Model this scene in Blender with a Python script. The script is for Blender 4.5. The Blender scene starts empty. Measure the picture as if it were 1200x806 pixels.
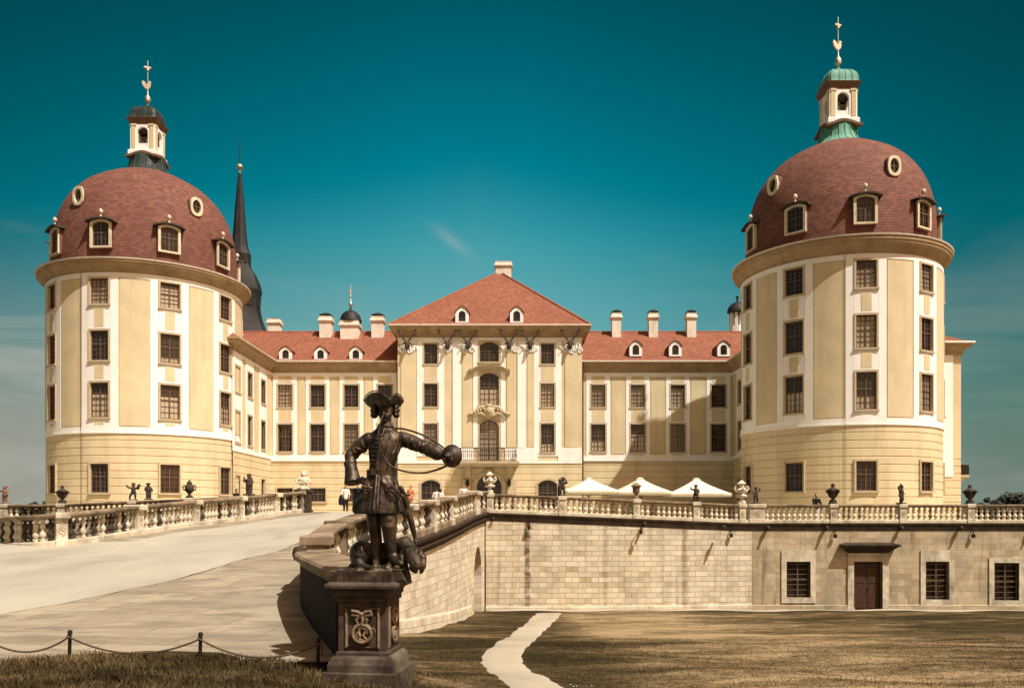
import bpy, bmesh, math, random
import numpy as np
from mathutils import Vector, Matrix
R = math.radians
random.seed(7)
scene = bpy.context.scene
col = scene.collection
E = 1.9                                   # eye height above the near ground
CX, HY, F = 600.0, 604.0, 1000.0
def W(px, d): return (px-CX)/F*d
def H(py, d): return E+(HY-py)/F*d

# ------------------------------------------------------------ objects
def wmat(o):
    m = o.matrix_basis.copy()
    if o.parent: m = wmat(o.parent) @ o.matrix_parent_inverse @ m
    return m
def attach(o, parent, keep=True):
    o.parent = parent
    if keep: o.matrix_parent_inverse = wmat(parent).inverted()
def tag(o, label=None, cat=None, group=None, kind=None):
    if label: o['label'] = label
    if cat: o['category'] = cat
    if group: o['group'] = group
    if kind: o['kind'] = kind
    return o
def thing(name, label, cat, loc=(0,0,0), rotz=0, group=None):
    o = bpy.data.objects.new(name, None); col.objects.link(o)
    o.empty_display_size = 0.2
    o.location = loc; o.rotation_euler = (0,0,rotz)
    return tag(o, label, cat, group)
KIDS = {}
def kids(o):
    return [c for c in scene.objects if c.parent == o]
def copy_tree(o, parent=None):
    c = o.copy(); col.objects.link(c)
    if parent is not None: c.parent = parent
    for ch in list(o.children): copy_tree(ch, c)
    return c
def link_mesh(name, me, mat, parent=None, loc=None, rot=None):
    """an object for a mesh made in the parent's own space"""
    o = bpy.data.objects.new(name, me); col.objects.link(o)
    if mat and not me.materials: me.materials.append(mat)
    if parent is not None: o.parent = parent
    if loc is not None: o.location = loc
    if rot is not None: o.rotation_euler = rot
    return o

class MB:
    def __init__(s): s.v=[]; s.f=[]; s.uv=[]; s.has_uv=False
    def add(s, verts, faces, uvs=None):
        n=len(s.v); s.v += [tuple(v) for v in verts]
        for i,f in enumerate(faces):
            s.f.append([k+n for k in f])
            if uvs is not None:
                s.has_uv=True; s.uv.append([uvs[k] for k in f])
            else: s.uv.append(None)
        return s
    def quad(s,a,b,c,d,uv=None):
        return s.add([a,b,c,d],[(0,1,2,3)],uv)
    def poly(s,pts,uv=None):
        return s.add(pts,[tuple(range(len(pts)))],uv)
    def bx(s,x0,x1,y0,y1,z0,z1,M=None):
        p=[Vector(c) for c in((x0,y0,z0),(x1,y0,z0),(x1,y1,z0),(x0,y1,z0),(x0,y0,z1),(x1,y0,z1),(x1,y1,z1),(x0,y1,z1))]
        if M is not None: p=[M@c for c in p]
        return s.add(p,[(0,3,2,1),(4,5,6,7),(0,1,5,4),(1,2,6,5),(2,3,7,6),(3,0,4,7)])
    def bevbox(s,x0,x1,y0,y1,z0,z1,b,M=None):
        return s.rings([(x0+b,x1-b,y0+b,y1-b,z0),(x0,x1,y0,y1,z0+b),(x0,x1,y0,y1,z1-b),(x0+b,x1-b,y0+b,y1-b,z1)],M)
    def rings(s,rs,M=None):
        """stack of rectangles (x0,x1,y0,y1,z)"""
        V=[];Fc=[]
        for (x0,x1,y0,y1,z) in rs: V+=[Vector((x0,y0,z)),Vector((x1,y0,z)),Vector((x1,y1,z)),Vector((x0,y1,z))]
        if M is not None: V=[M@v for v in V]
        for i in range(len(rs)-1):
            for k in range(4):
                a=4*i+k;b=4*i+(k+1)%4; Fc.append((a,b,b+4,a+4))
        Fc.append((3,2,1,0)); n=4*(len(rs)-1); Fc.append((n,n+1,n+2,n+3))
        return s.add(V,Fc)
    def lathe(s,prof,n=24,c=(0,0,0),uvr=None,rotoff=0.0,cap=True,lobes=None):
        V=[];Fc=[];U=[]
        arc=0; prev=None
        for (r,z) in prof:
            if prev: arc+=math.hypot(r-prev[0],z-prev[1])
            prev=(r,z)
            for k in range(n+1):
                a=2*math.pi*k/n+rotoff
                rr=r if lobes is None else r*lobes(a,z)
                V.append((c[0]+rr*math.cos(a),c[1]+rr*math.sin(a),c[2]+z))
                U.append((k/n*2*math.pi*(uvr or r),arc))
        m=n+1
        for i in range(len(prof)-1):
            for k in range(n):
                Fc.append((i*m+k,i*m+k+1,(i+1)*m+k+1,(i+1)*m+k))
        if uvr: s.add(V,Fc,U)
        else: s.add(V,Fc)
        if cap and not uvr:
            for i in (0,len(prof)-1):
                if prof[i][0]>1e-4: s.poly(V[i*m:i*m+n])
        return s
    def tube(s,pts,r,n=8,closed=False,cap=True):
        pts=[Vector(p) for p in pts]; N=len(pts)
        rs=r if isinstance(r,(list,tuple)) else [r]*N
        V=[];Fc=[];up=None
        for i,p in enumerate(pts):
            if closed: t=pts[(i+1)%N]-pts[i-1]
            else: t=pts[min(i+1,N-1)]-pts[max(i-1,0)]
            if t.length<1e-9: t=Vector((0,0,1))
            t.normalize()
            if up is None:
                up=Vector((0,0,1)) if abs(t.z)<.9 else Vector((1,0,0))
            a=(up-t*up.dot(t))
            if a.length<1e-6: a=t.orthogonal()
            a.normalize(); up=a; b=t.cross(a)
            for k in range(n):
                w=2*math.pi*k/n
                V.append(p+(a*math.cos(w)+b*math.sin(w))*rs[i])
        L=N if closed else N-1
        for i in range(L):
            for k in range(n):
                a=i*n+k;b=i*n+(k+1)%n;c=((i+1)%N)*n
                Fc.append((a,b,c+(k+1)%n,c+k))
        if cap and not closed:
            Fc.append(tuple(reversed(range(n)))); Fc.append(tuple(range((N-1)*n,N*n)))
        return s.add(V,Fc)
    def caps(s,p0,r0,p1,r1,n=14):
        """tapered capsule, closed"""
        p0=Vector(p0);p1=Vector(p1);d=p1-p0;L=d.length
        if L<1e-6: return s.ell(p0,(r0,r0,r0))
        t=d/L; a=t.orthogonal().normalized(); b=t.cross(a)
        V=[];Fc=[];m=4
        rows=[]
        for i in range(m+1):
            w=math.pi/2*i/m; rows.append((p0-t*r0*math.cos(w),r0*math.sin(w)))
        for i in range(m+1):
            w=math.pi/2*i/m; rows.append((p1+t*r1*math.sin(w),r1*math.cos(w)))
        for (c,r) in rows:
            r=max(r,1e-4)
            for k in range(n):
                w=2*math.pi*k/n; V.append(c+(a*math.cos(w)+b*math.sin(w))*r)
        for i in range(len(rows)-1):
            for k in range(n): Fc.append((i*n+k,i*n+(k+1)%n,(i+1)*n+(k+1)%n,(i+1)*n+k))
        Fc.append(tuple(reversed(range(n)))); Fc.append(tuple(range((len(rows)-1)*n,len(rows)*n)))
        return s.add(V,Fc)
    def chain(s,pts,rs,n=14):
        for i in range(len(pts)-1): s.caps(pts[i],rs[i],pts[i+1],rs[i+1],n)
        return s
    def ell(s,c,r,rot=(0,0,0),n=16,m=10):
        M=Matrix.Translation(Vector(c))@Matrix.Rotation(rot[2],4,'Z')@Matrix.Rotation(rot[1],4,'Y')@Matrix.Rotation(rot[0],4,'X')
        V=[];Fc=[]
        for i in range(m+1):
            t=math.pi*i/m; rr=max(math.sin(t),1e-4)
            for k in range(n):
                w=2*math.pi*k/n
                V.append(M@Vector((r[0]*rr*math.cos(w),r[1]*rr*math.sin(w),-r[2]*math.cos(t))))
        for i in range(m):
            for k in range(n): Fc.append((i*n+k,i*n+(k+1)%n,(i+1)*n+(k+1)%n,(i+1)*n+k))
        Fc.append(tuple(reversed(range(n)))); Fc.append(tuple(range(m*n,(m+1)*n)))
        return s.add(V,Fc)
    def loft(s,rows,n=28,mod=None):
        """rows: (cx,cy,z,rx,ry); closed; mod(w,i)->radius factor"""
        V=[];Fc=[]
        for i,(cx,cy,z,rx,ry) in enumerate(rows):
            for k in range(n):
                w=2*math.pi*k/n; q=mod(w,i) if mod else 1
                V.append((cx+rx*math.cos(w)*q,cy+ry*math.sin(w)*q,z))
        for i in range(len(rows)-1):
            for k in range(n): Fc.append((i*n+k,i*n+(k+1)%n,(i+1)*n+(k+1)%n,(i+1)*n+k))
        Fc.append(tuple(reversed(range(n)))); Fc.append(tuple(range((len(rows)-1)*n,len(rows)*n)))
        return s.add(V,Fc)
    def mesh(s,name='m',smooth=True,ang=38,recalc=True):
        me=bpy.data.meshes.new(name)
        me.from_pydata(s.v,[],s.f)
        if s.has_uv:
            ul=me.uv_layers.new(name='UVMap')
            li=0; dat=[]
            for f,u in zip(s.f,s.uv):
                for k in range(len(f)): dat += list(u[k]) if u is not None else [0.0,0.0]
            ul.data.foreach_set('uv',dat)
        if recalc:
            bm=bmesh.new(); bm.from_mesh(me); bmesh.ops.recalc_face_normals(bm,faces=bm.faces); bm.to_mesh(me); bm.free()
        if smooth:
            me.shade_smooth(); me.set_sharp_from_angle(angle=R(ang))
        me.update()
        return me
    def build(s,name,mat,parent=None,smooth=True,ang=38,world=True,**k):
        me=s.mesh(name,smooth,ang,**k)
        o=bpy.data.objects.new(name,me); col.objects.link(o)
        if mat: me.materials.append(mat)
        if parent is not None: attach(o,parent,world)
        return o

def blob(mb,voxel,iters=3,fac=.5,dec=None):
    """one continuous surface out of overlapping closed shapes"""
    me=mb.mesh('tmp',False,recalc=False)
    o=bpy.data.objects.new('tmp',me); col.objects.link(o)
    m=o.modifiers.new('r','REMESH'); m.mode='VOXEL'; m.voxel_size=voxel
    if iters:
        q=o.modifiers.new('s','SMOOTH'); q.factor=fac; q.iterations=iters
    dg=bpy.context.evaluated_depsgraph_get()
    ev=o.evaluated_get(dg)
    out=bpy.data.meshes.new_from_object(ev)
    bpy.data.objects.remove(o); bpy.data.meshes.remove(me)
    out.shade_smooth()
    return out

def sweep(mb,path,prof,closed=False,uvd=None,caps=True):
    """path: list of Vector; prof: list of (out, up) with out = to the right of travel, in order; mitred in plan"""
    path=[Vector(p) for p in path]; N=len(path)
    V=[];Fc=[];U=[];arc=0
    pr=[0]
    for i in range(len(prof)): pr.append(pr[-1]+math.hypot(prof[(i+1)%len(prof)][0]-prof[i][0],prof[(i+1)%len(prof)][1]-prof[i][1]))
    for i,p in enumerate(path):
        def dirn(a,b):
            d=(b-a); d.z=0; return d.normalized()
        if closed: d0=dirn(path[i-1],p); d1=dirn(p,path[(i+1)%N])
        else:
            d1=dirn(p,path[i+1]) if i<N-1 else dirn(path[i-1],p)
            d0=dirn(path[i-1],p) if i>0 else d1
        n0=Vector((d0.y,-d0.x,0)); n1=Vector((d1.y,-d1.x,0))
        n=(n0+n1); 
        if n.length<1e-6: n=n0
        n.normalize(); n*=1/max(.35,n.dot(n0))
        if i>0: arc+=(p-path[i-1]).length
        for j,(a,b) in enumerate(prof):
            V.append(p+n*a+Vector((0,0,b))); U.append((arc,pr[j]))
    m=len(prof); L=N if closed else N-1
    for i in range(L):
        for j in range(m):
            Fc.append((i*m+j,((i+1)%N)*m+j,((i+1)%N)*m+(j+1)%m,i*m+(j+1)%m))
    if not closed and caps:
        Fc.append(tuple(range(m))); Fc.append(tuple(reversed(range((N-1)*m,N*m))))
    mb.add(V,Fc,U if uvd else None)
    return mb

def arch_pts(u0,u1,z1,rise,n=8):
    """points of an arch head from left springing to right springing, apex height z1"""
    h=(u1-u0)/2; c=(u0+u1)/2
    if rise>=h*.98: 
        return [(c-h*math.cos(math.pi*k/n),z1-h+h*math.sin(math.pi*k/n)) for k in range(n+1)]
    rad=(h*h+rise*rise)/(2*rise); a=math.asin(h/rad)
    return [(c+rad*math.sin(-a+2*a*k/n),z1-rad+rad*math.cos(-a+2*a*k/n)) for k in range(n+1)]

def holed_wall(mb,us,zs,ops,mapf,depth=.2,soff=True):
    """wall with real openings: ops = (u0,u1,z0,z1,rise); mapf(u,z,d) -> point, d inward"""
    U=sorted(set([round(x,4) for x in us]+[round(x,4) for o in ops for x in (o[0],o[1])]))
    Z=sorted(set([round(x,4) for x in zs]+[round(x,4) for o in ops for x in (o[2],o[3])]))
    for i in range(len(U)-1):
        for j in range(len(Z)-1):
            uc=(U[i]+U[i+1])/2; zc=(Z[j]+Z[j+1])/2
            if any(o[0]-1e-4<uc<o[1]+1e-4 and o[2]-1e-4<zc<o[3]+1e-4 for o in ops): continue
            c=[(U[i],Z[j]),(U[i+1],Z[j]),(U[i+1],Z[j+1]),(U[i],Z[j+1])]
            pts=[mapf(u,z,0) for u,z in c]
            if (Vector(pts[2])-Vector(pts[1])).length<1e-5 and (Vector(pts[3])-Vector(pts[0])).length<1e-5: continue
            mb.add(pts,[(0,1,2,3)],c)
    for o in ops:
        u0,u1,z0,z1=o[:4]; rise=o[4] if len(o)>4 else 0
        out=[(u0,z0)]
        if rise>0:
            ap=arch_pts(u0,u1,z1,rise)
            zsps=ap[0][1]
            out+=ap
            half=len(ap)//2
            for k in range(half): mb.add([mapf(u0,z1,0),mapf(*ap[k],0),mapf(*ap[k+1],0)],[(0,1,2)],[(u0,z1),ap[k],ap[k+1]])
            for k in range(half,len(ap)-1): mb.add([mapf(u1,z1,0),mapf(*ap[k],0),mapf(*ap[k+1],0)],[(0,1,2)],[(u1,z1),ap[k],ap[k+1]])
            if ap[half][0]-u0>1e-4: mb.add([mapf(u0,z1,0),mapf(*ap[half],0),mapf(u1,z1,0)],[(0,1,2)],[(u0,z1),ap[half],(u1,z1)])
            out+=[(u1,z0)]
        else: out+=[(u0,z1),(u1,z1),(u1,z0)]
        for k in range(len(out)):
            a=out[k]; b=out[(k+1)%len(out)]
            mb.add([mapf(*a,0),mapf(*b,0),mapf(*b,depth),mapf(*a,depth)],[(0,1,2,3)],[a,b,(b[0]+.1,b[1]+.1),(a[0]+.1,a[1]+.1)])
    return mb

# ------------------------------------------------------------ materials
def nt(mat):
    mat.use_nodes=True; n=mat.node_tree; n.nodes.clear()
    out=n.nodes.new('ShaderNodeOutputMaterial'); p=n.nodes.new('ShaderNodeBsdfPrincipled')
    n.links.new(p.outputs[0],out.inputs[0]); return n,p
def node(n,t,**k):
    x=n.nodes.new(t)
    for a,b in k.items():
        if a.startswith('_'): x.inputs[a[1:].replace('_',' ')].default_value=b
        else: setattr(x,a,b)
    return x
def c4(c): return (c[0],c[1],c[2],1)
def noise(n,vec,scale,detail=4,rough=.55,dist=0):
    x=node(n,'ShaderNodeTexNoise'); x.inputs['Scale'].default_value=scale; x.inputs['Detail'].default_value=detail
    x.inputs['Roughness'].default_value=rough; x.inputs['Distortion'].default_value=dist
    if vec is not None: n.links.new(vec,x.inputs['Vector'])
    return x.outputs['Fac']
def ramp(n,fac,stops,interp='LINEAR'):
    x=node(n,'ShaderNodeValToRGB'); x.color_ramp.interpolation=interp
    el=x.color_ramp.elements
    while len(el)<len(stops): el.new(.5)
    for e,(p,c) in zip(el,stops): e.position=p; e.color=c4(c) if not isinstance(c,(int,float)) else (c,c,c,1)
    n.links.new(fac,x.inputs[0]); return x.outputs[0]
def mixc(n,fac,a,b,mode='MIX'):
    x=node(n,'ShaderNodeMix',data_type='RGBA',blend_type=mode)
    for s,v in ((0,fac),(6,a),(7,b)):
        if isinstance(v,bpy.types.NodeSocket): n.links.new(v,x.inputs[s])
        else: x.inputs[s].default_value=v if isinstance(v,(int,float)) else c4(v)
    return x.outputs[2]
def mth(n,op,a,b=None,c=None):
    x=node(n,'ShaderNodeMath',operation=op)
    for i,v in enumerate((a,b,c)):
        if v is None: continue
        if isinstance(v,bpy.types.NodeSocket): n.links.new(v,x.inputs[i])
        else: x.inputs[i].default_value=v
    return x.outputs[0]
def coords(n,kind='Object',scale=(1,1,1),rot=(0,0,0)):
    t=node(n,'ShaderNodeTexCoord'); m=node(n,'ShaderNodeMapping')
    m.inputs['Scale'].default_value=scale; m.inputs['Rotation'].default_value=rot
    n.links.new(t.outputs[kind],m.inputs[0]); return m.outputs[0]
def bump(n,p,h,strength=.3,dist=.02):
    b=node(n,'ShaderNodeBump'); b.inputs['Strength'].default_value=strength; b.inputs['Distance'].default_value=dist
    n.links.new(h,b.inputs['Height']); n.links.new(b.outputs[0],p.inputs['Normal'])
def seti(p,**k):
    for a,b in k.items(): p.inputs[a.replace('_',' ')].default_value=b

def plain(name,c,rough=.7,var=.25,scale=3.,bmp=.15,bscale=None,metal=0,stain=None,spec=.3,kind='Object'):
    m=bpy.data.materials.new(name); n,p=nt(m)
    v=coords(n,kind)
    f=noise(n,v,scale,5)
    a=tuple(x*(1-var) for x in c); b=tuple(min(1,x*(1+var)) for x in c)
    base=ramp(n,f,[(.3,a),(.7,b)])
    if stain:
        sc,amount,sz=stain
        g=noise(n,coords(n,kind,scale=(1,1,sz)),.9,6,.65,.4)
        base=mixc(n,mth(n,'MULTIPLY',ramp(n,g,[(.48,0.),(.72,1.)]),amount),base,sc)
    n.links.new(base,p.inputs['Base Color'])
    seti(p,Roughness=rough,Metallic=metal); p.inputs['Specular IOR Level'].default_value=spec
    if bmp: bump(n,p,noise(n,v,bscale or scale*6,4),bmp,.02)
    return m

def cell_tone(n,uv,bw,bh):
    """one random value per brick of a half-offset bond"""
    s=node(n,'ShaderNodeSeparateXYZ'); n.links.new(uv,s.inputs[0])
    row=mth(n,'FLOOR',mth(n,'DIVIDE',s.outputs[1],bh)); odd=mth(n,'MODULO',mth(n,'ABSOLUTE',row),2.)
    cl=mth(n,'FLOOR',mth(n,'DIVIDE',mth(n,'ADD',s.outputs[0],mth(n,'MULTIPLY',odd,bw*.5)),bw))
    cb=node(n,'ShaderNodeCombineXYZ'); n.links.new(cl,cb.inputs[0]); n.links.new(row,cb.inputs[1])
    w=node(n,'ShaderNodeTexWhiteNoise',noise_dimensions='3D'); n.links.new(cb.outputs[0],w.inputs['Vector']); return w.outputs['Value']
def stone_wall(name,c1,c2,mortar,bw=.75,bh=.28,ms=.012,stains=.5,uvs=1.,dark=(.08,.055,.03)):
    m=bpy.data.materials.new(name); n,p=nt(m)
    uv=coords(n,'UV',scale=(uvs,uvs,1)); ob=coords(n,'Object')
    b=node(n,'ShaderNodeTexBrick'); n.links.new(uv,b.inputs['Vector'])
    b.offset=.5; b.squash=1.; seti(b,Scale=1.,Mortar_Size=ms,Mortar_Smooth=.3,Bias=.0,Brick_Width=bw,Row_Height=bh)
    b.inputs['Color1'].default_value=c4(c1); b.inputs['Color2'].default_value=c4(c2); b.inputs['Mortar'].default_value=c4(mortar)
    # a second, wider brick grid to give some stones their own tone
    g=noise(n,ob,.55,6,.65,.8); f2=noise(n,ob,2.2,6,.65)
    col_=mixc(n,ramp(n,f2,[(.35,0.),(.75,.55)]),b.outputs['Color'],tuple(x*.72 for x in c1))
    ct=cell_tone(n,uv,bw,bh)
    col_=mixc(n,1.,col_,ramp(n,ct,[(.0,(.80,.77,.72)),(.25,(.93,.92,.90)),(.6,(1,1,1)),(.9,(1.06,1.05,1.03)),(1.,(.74,.68,.60))]),'MULTIPLY')
    col_=mixc(n,mth(n,'MULTIPLY',ramp(n,g,[(.45,0.),(.7,1.)]),stains),col_,tuple(x*.45 for x in c1))
    st=noise(n,coords(n,'UV',scale=(1.3,.12,1)),1.6,5,.6)
    col_=mixc(n,mth(n,'MULTIPLY',ramp(n,st,[(.55,0.),(.75,1.)]),stains*.8),col_,dark)
    n.links.new(col_,p.inputs['Base Color']); seti(p,Roughness=.9); p.inputs['Specular IOR Level'].default_value=.15
    h=mth(n,'ADD',mth(n,'MULTIPLY',b.outputs['Fac'],-1.0),mth(n,'MULTIPLY',noise(n,ob,7,5),.6))
    bump(n,p,h,.5,.03)
    return m

def add_stains(mat,us,dark=(.07,.045,.025)):
    n=mat.node_tree; p=[x for x in n.nodes if x.type=='BSDF_PRINCIPLED'][0]
    src=p.inputs['Base Color'].links[0].from_socket
    uv=coords(n,'UV'); s=node(n,'ShaderNodeSeparateXYZ'); n.links.new(uv,s.inputs[0])
    nz=noise(n,uv,1.7,6,.7); acc=None
    for u,wd,am in us:
        d=mth(n,'ABSOLUTE',mth(n,'SUBTRACT',mth(n,'ADD',s.outputs[0],mth(n,'MULTIPLY',mth(n,'SUBTRACT',nz,.5),.35)),u))
        k=node(n,'ShaderNodeMapRange',interpolation_type='SMOOTHSTEP'); n.links.new(d,k.inputs[0]); k.inputs[1].default_value=wd; k.inputs[2].default_value=wd*.35; k.inputs[3].default_value=0; k.inputs[4].default_value=am
        acc=k.outputs[0] if acc is None else mth(n,'MAXIMUM',acc,k.outputs[0])
    f=mth(n,'MULTIPLY',acc,ramp(n,noise(n,coords(n,'UV',scale=(.6,1.6,1)),1.3,5,.7),[(.36,.15),(.58,1.)]))
    n.links.new(mixc(n,f,src,dark),p.inputs['Base Color'])
def tiles(name,c,bw=.24,bh=.18,var=.3,dark=.45,ms=.012,rows=False):
    m=bpy.data.materials.new(name); n,p=nt(m)
    uv=coords(n,'UV'); ob=coords(n,'Object')
    b=node(n,'ShaderNodeTexBrick'); n.links.new(uv,b.inputs['Vector']); b.offset=.5
    seti(b,Scale=1.,Mortar_Size=ms,Mortar_Smooth=.2,Bias=0.,Brick_Width=bw,Row_Height=bh)
    b.inputs['Color1'].default_value=c4([x*(1-var*.6) for x in c]); b.inputs['Color2'].default_value=c4([x*(1+var) for x in c]); b.inputs['Mortar'].default_value=c4([x*dark for x in c])
    g=noise(n,ob,.5,6,.6,.3)
    k=mixc(n,1.,b.outputs['Color'],ramp(n,cell_tone(n,uv,bw,bh),[(.0,(.88,.87,.86)),(.5,(1,1,1)),(1.,(1.1,1.09,1.08))]),'MULTIPLY')
    k=mixc(n,ramp(n,g,[(.38,0.),(.75,.6)]),k,[c[0]*.66,c[1]*.66,c[2]*.68])
    k=mixc(n,mth(n,'MULTIPLY',ramp(n,noise(n,ob,3.1,4),[(.55,0.),(.7,1.)]),.25),k,[min(1,x*1.4) for x in c])
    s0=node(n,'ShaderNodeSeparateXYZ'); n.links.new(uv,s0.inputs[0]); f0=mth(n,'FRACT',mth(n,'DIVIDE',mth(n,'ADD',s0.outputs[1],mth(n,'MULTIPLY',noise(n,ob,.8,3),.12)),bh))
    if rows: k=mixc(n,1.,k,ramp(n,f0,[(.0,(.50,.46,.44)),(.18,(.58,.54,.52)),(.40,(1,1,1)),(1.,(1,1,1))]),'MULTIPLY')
    n.links.new(k,p.inputs['Base Color']); seti(p,Roughness=.78); p.inputs['Specular IOR Level'].default_value=.25
    # rows overlap: height ramps up inside each row
    sx=node(n,'ShaderNodeSeparateXYZ'); n.links.new(uv,sx.inputs[0])
    fr=mth(n,'FRACT',mth(n,'DIVIDE',sx.outputs[1],bh))
    bump(n,p,mth(n,'ADD',mth(n,'MULTIPLY',fr,-1.),mth(n,'MULTIPLY',b.outputs['Fac'],-.4)),.6,.03)
    return m

M={}
M['cream']=plain('cream_stucco',(.615,.515,.33),.9,.10,.6,.14,25,stain=((.47,.345,.19),.55,.13),spec=.15)
M['white']=plain('white_stucco',(.84,.82,.78),.9,.05,1.2,.1,25,stain=((.6,.52,.40),.35,.15),spec=.15)
M['tan']=plain('tan_sandstone_trim',(.47,.38,.25),.85,.15,3,.15,20,spec=.2)
M['cornice']=plain('ochre_cornice',(.36,.25,.14),.85,.15,1.5,.12,20,stain=((.13,.08,.04),.5,.5),spec=.2)
M['eaves']=plain('dark_brown_eaves',(.15,.085,.055),.75,.25,3,.15,14,spec=.2)
M['domersur']=plain('buff_dormer_stone',(.66,.57,.41),.85,.15,4,.15,20,stain=((.2,.14,.08),.35,.7),spec=.15)
M['brown']=plain('dark_brown_timber',(.115,.072,.048),.5,.3,6,.1)
M['door']=plain('brown_painted_door',(.055,.026,.014),.55,.3,4,.2,12,stain=((.02,.01,.005),.5,.2))
M['grille']=plain('weathered_iron_bars',(.11,.075,.045),.6,.3,8,.1,metal=.2)
M['iron']=plain('dark_iron',(.03,.024,.02),.5,.3,9,.1,metal=.6)
M['roof']=tiles('red_roof_tile',(.25,.092,.054),.22,.28,.25,.65)
M['dome']=tiles('dome_shingle',(.185,.076,.054),.30,.17,.35,.75,.004,True)
M['ridge']=plain('ridge_tile',(.30,.10,.05),.8,.25,3,.2)
M['slate']=plain('black_slate',(.014,.013,.013),.6,.35,2,.3,14,stain=((.06,.055,.05),.5,.3))
M['leadroof']=plain('weathered_dark_copper',(.030,.040,.036),.5,.4,3,.2,12,stain=((.05,.14,.105),.6,.4),metal=.0,spec=.2)
M['verdigris']=plain('verdigris_copper',(.12,.31,.235),.65,.25,3,.2,12,stain=((.05,.15,.12),.6,.3))
M['gold']=plain('gilded_metal',(.52,.45,.34),.5,.2,6,.05,metal=.9)
M['gutter']=plain('pale_gutter',(.62,.54,.44),.5,.2,4,.05,metal=.2)
M['chimney']=plain('whitewashed_chimney',(.74,.67,.56),.9,.1,3,.2,20,stain=((.3,.2,.13),.5,.4))
M['soot']=plain('soot_black',(.02,.016,.014),.8,.3,5,.2)
M['ashlar']=stone_wall('pale_ashlar',(.74,.67,.53),(.62,.53,.39),(.36,.28,.18),.66,.27,.012,.45)
M['bastion']=stone_wall('stained_bastion_ashlar',(.73,.66,.52),(.58,.50,.365),(.30,.23,.14),.72,.285,.018,.5)
add_stains(M['bastion'],[(2.25,.22,.9),(6.5,.22,.35),(10.9,.22,.5),(9.6,.2,.2)])
M['oldwall']=stone_wall('weathered_rubble_wall',(.56,.47,.33),(.43,.345,.225),(.38,.30,.19),.85,.33,.012,.95)
M['stone']=plain('balustrade_sandstone',(.56,.50,.38),.9,.25,2.2,.3,16,stain=((.08,.055,.032),.75,.5),spec=.15)
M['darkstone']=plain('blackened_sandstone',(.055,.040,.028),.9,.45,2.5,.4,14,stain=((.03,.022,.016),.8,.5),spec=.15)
M['rail']=plain('weathered_handrail',(.24,.18,.12),.88,.4,2.2,.3,14,stain=((.035,.026,.017),.9,.8),spec=.15)
M['whitestone']=plain('pale_carved_stone',(.66,.58,.46),.85,.18,5,.3,18,stain=((.16,.11,.07),.6,.6),spec=.15)
M['patinastone']=plain('dark_patinated_stone',(.055,.042,.032),.75,.5,6,.3,18,stain=((.16,.12,.08),.3,.6),spec=.2)
M['pinkstone']=plain('reddish_weathered_stone',(.2,.12,.08),.85,.4,5,.3,18)
M['pedbase']=plain('blackened_base_with_lichen',(.045,.033,.024),.85,.5,4,.4,14,stain=((.45,.38,.27),.35,.9),spec=.15)
M['pedstone']=plain('sooty_sandstone',(.075,.054,.040),.85,.5,5,.4,16,stain=((.025,.018,.014),.8,.5),spec=.2)
M['reliefstone']=plain('worn_relief_stone',(.20,.14,.085),.85,.45,9,.3,20,stain=((.05,.035,.025),.6,1.))
def mk_bal(name,c,dark,share):
    m=bpy.data.materials.new(name); n,p=nt(m); oi=node(n,'ShaderNodeObjectInfo'); ob=coords(n,'Object')
    r=mth(n,'ADD',oi.outputs['Random'],mth(n,'MULTIPLY',mth(n,'SUBTRACT',noise(n,ob,5,5,.65),.5),.9))
    k=ramp(n,r,[(max(0,share-.12),dark),(share+.12,c)])
    n.links.new(k,p.inputs['Base Color']); seti(p,Roughness=.9); p.inputs['Specular IOR Level'].default_value=.15
    bump(n,p,noise(n,ob,22,4),.3,.02); return m
M['balpale']=mk_bal('pale_baluster_stone',(.60,.52,.39),(.14,.105,.07),.10)
M['balworn']=mk_bal('soot_streaked_baluster_stone',(.50,.44,.335),(.045,.034,.024),.40)
M['skin']=plain('skin',(.42,.22,.14),.6,.1,9,.05)
M['hair']=plain('dark_hair',(.02,.013,.009),.6,.3,20,.1)
def cloth(name,c,r=.85): return plain(name,c,r,.15,8,.2,30,spec=.1)
M['canvas']=plain('cream_canvas',(.76,.68,.53),.85,.05,2,.08,60,spec=.1)
M['bark']=plain('bark',(.06,.042,.028),.9,.3,4,.4)

def mk_bronze():
    m=bpy.data.materials.new('patinated_bronze'); n,p=nt(m)
    ob=coords(n,'Object')
    f=noise(n,ob,5,6,.65,.3); g=noise(n,coords(n,'Object',scale=(1,1,.25)),9,5,.6)
    c=ramp(n,f,[(.32,(.026,.018,.013)),(.52,(.066,.045,.031)),(.72,(.22,.16,.105))])
    c=mixc(n,mth(n,'MULTIPLY',ramp(n,g,[(.52,0.),(.7,1.)]),.7),c,(.018,.012,.009))
    n.links.new(c,p.inputs['Base Color']); seti(p,Metallic=.55)
    n.links.new(ramp(n,noise(n,ob,11,4),[(.3,.36),(.7,.60)]),p.inputs['Roughness'])
    fold=noise(n,coords(n,'Object',scale=(1,1,.42),rot=(.2,.3,0)),10,3,.5,1.2)
    bump(n,p,mth(n,'ADD',mth(n,'MULTIPLY',fold,2.2),mth(n,'ADD',noise(n,ob,22,5),mth(n,'MULTIPLY',noise(n,ob,70,4),.4))),.34,.016)
    return m
M['bronze']=mk_bronze()

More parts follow.
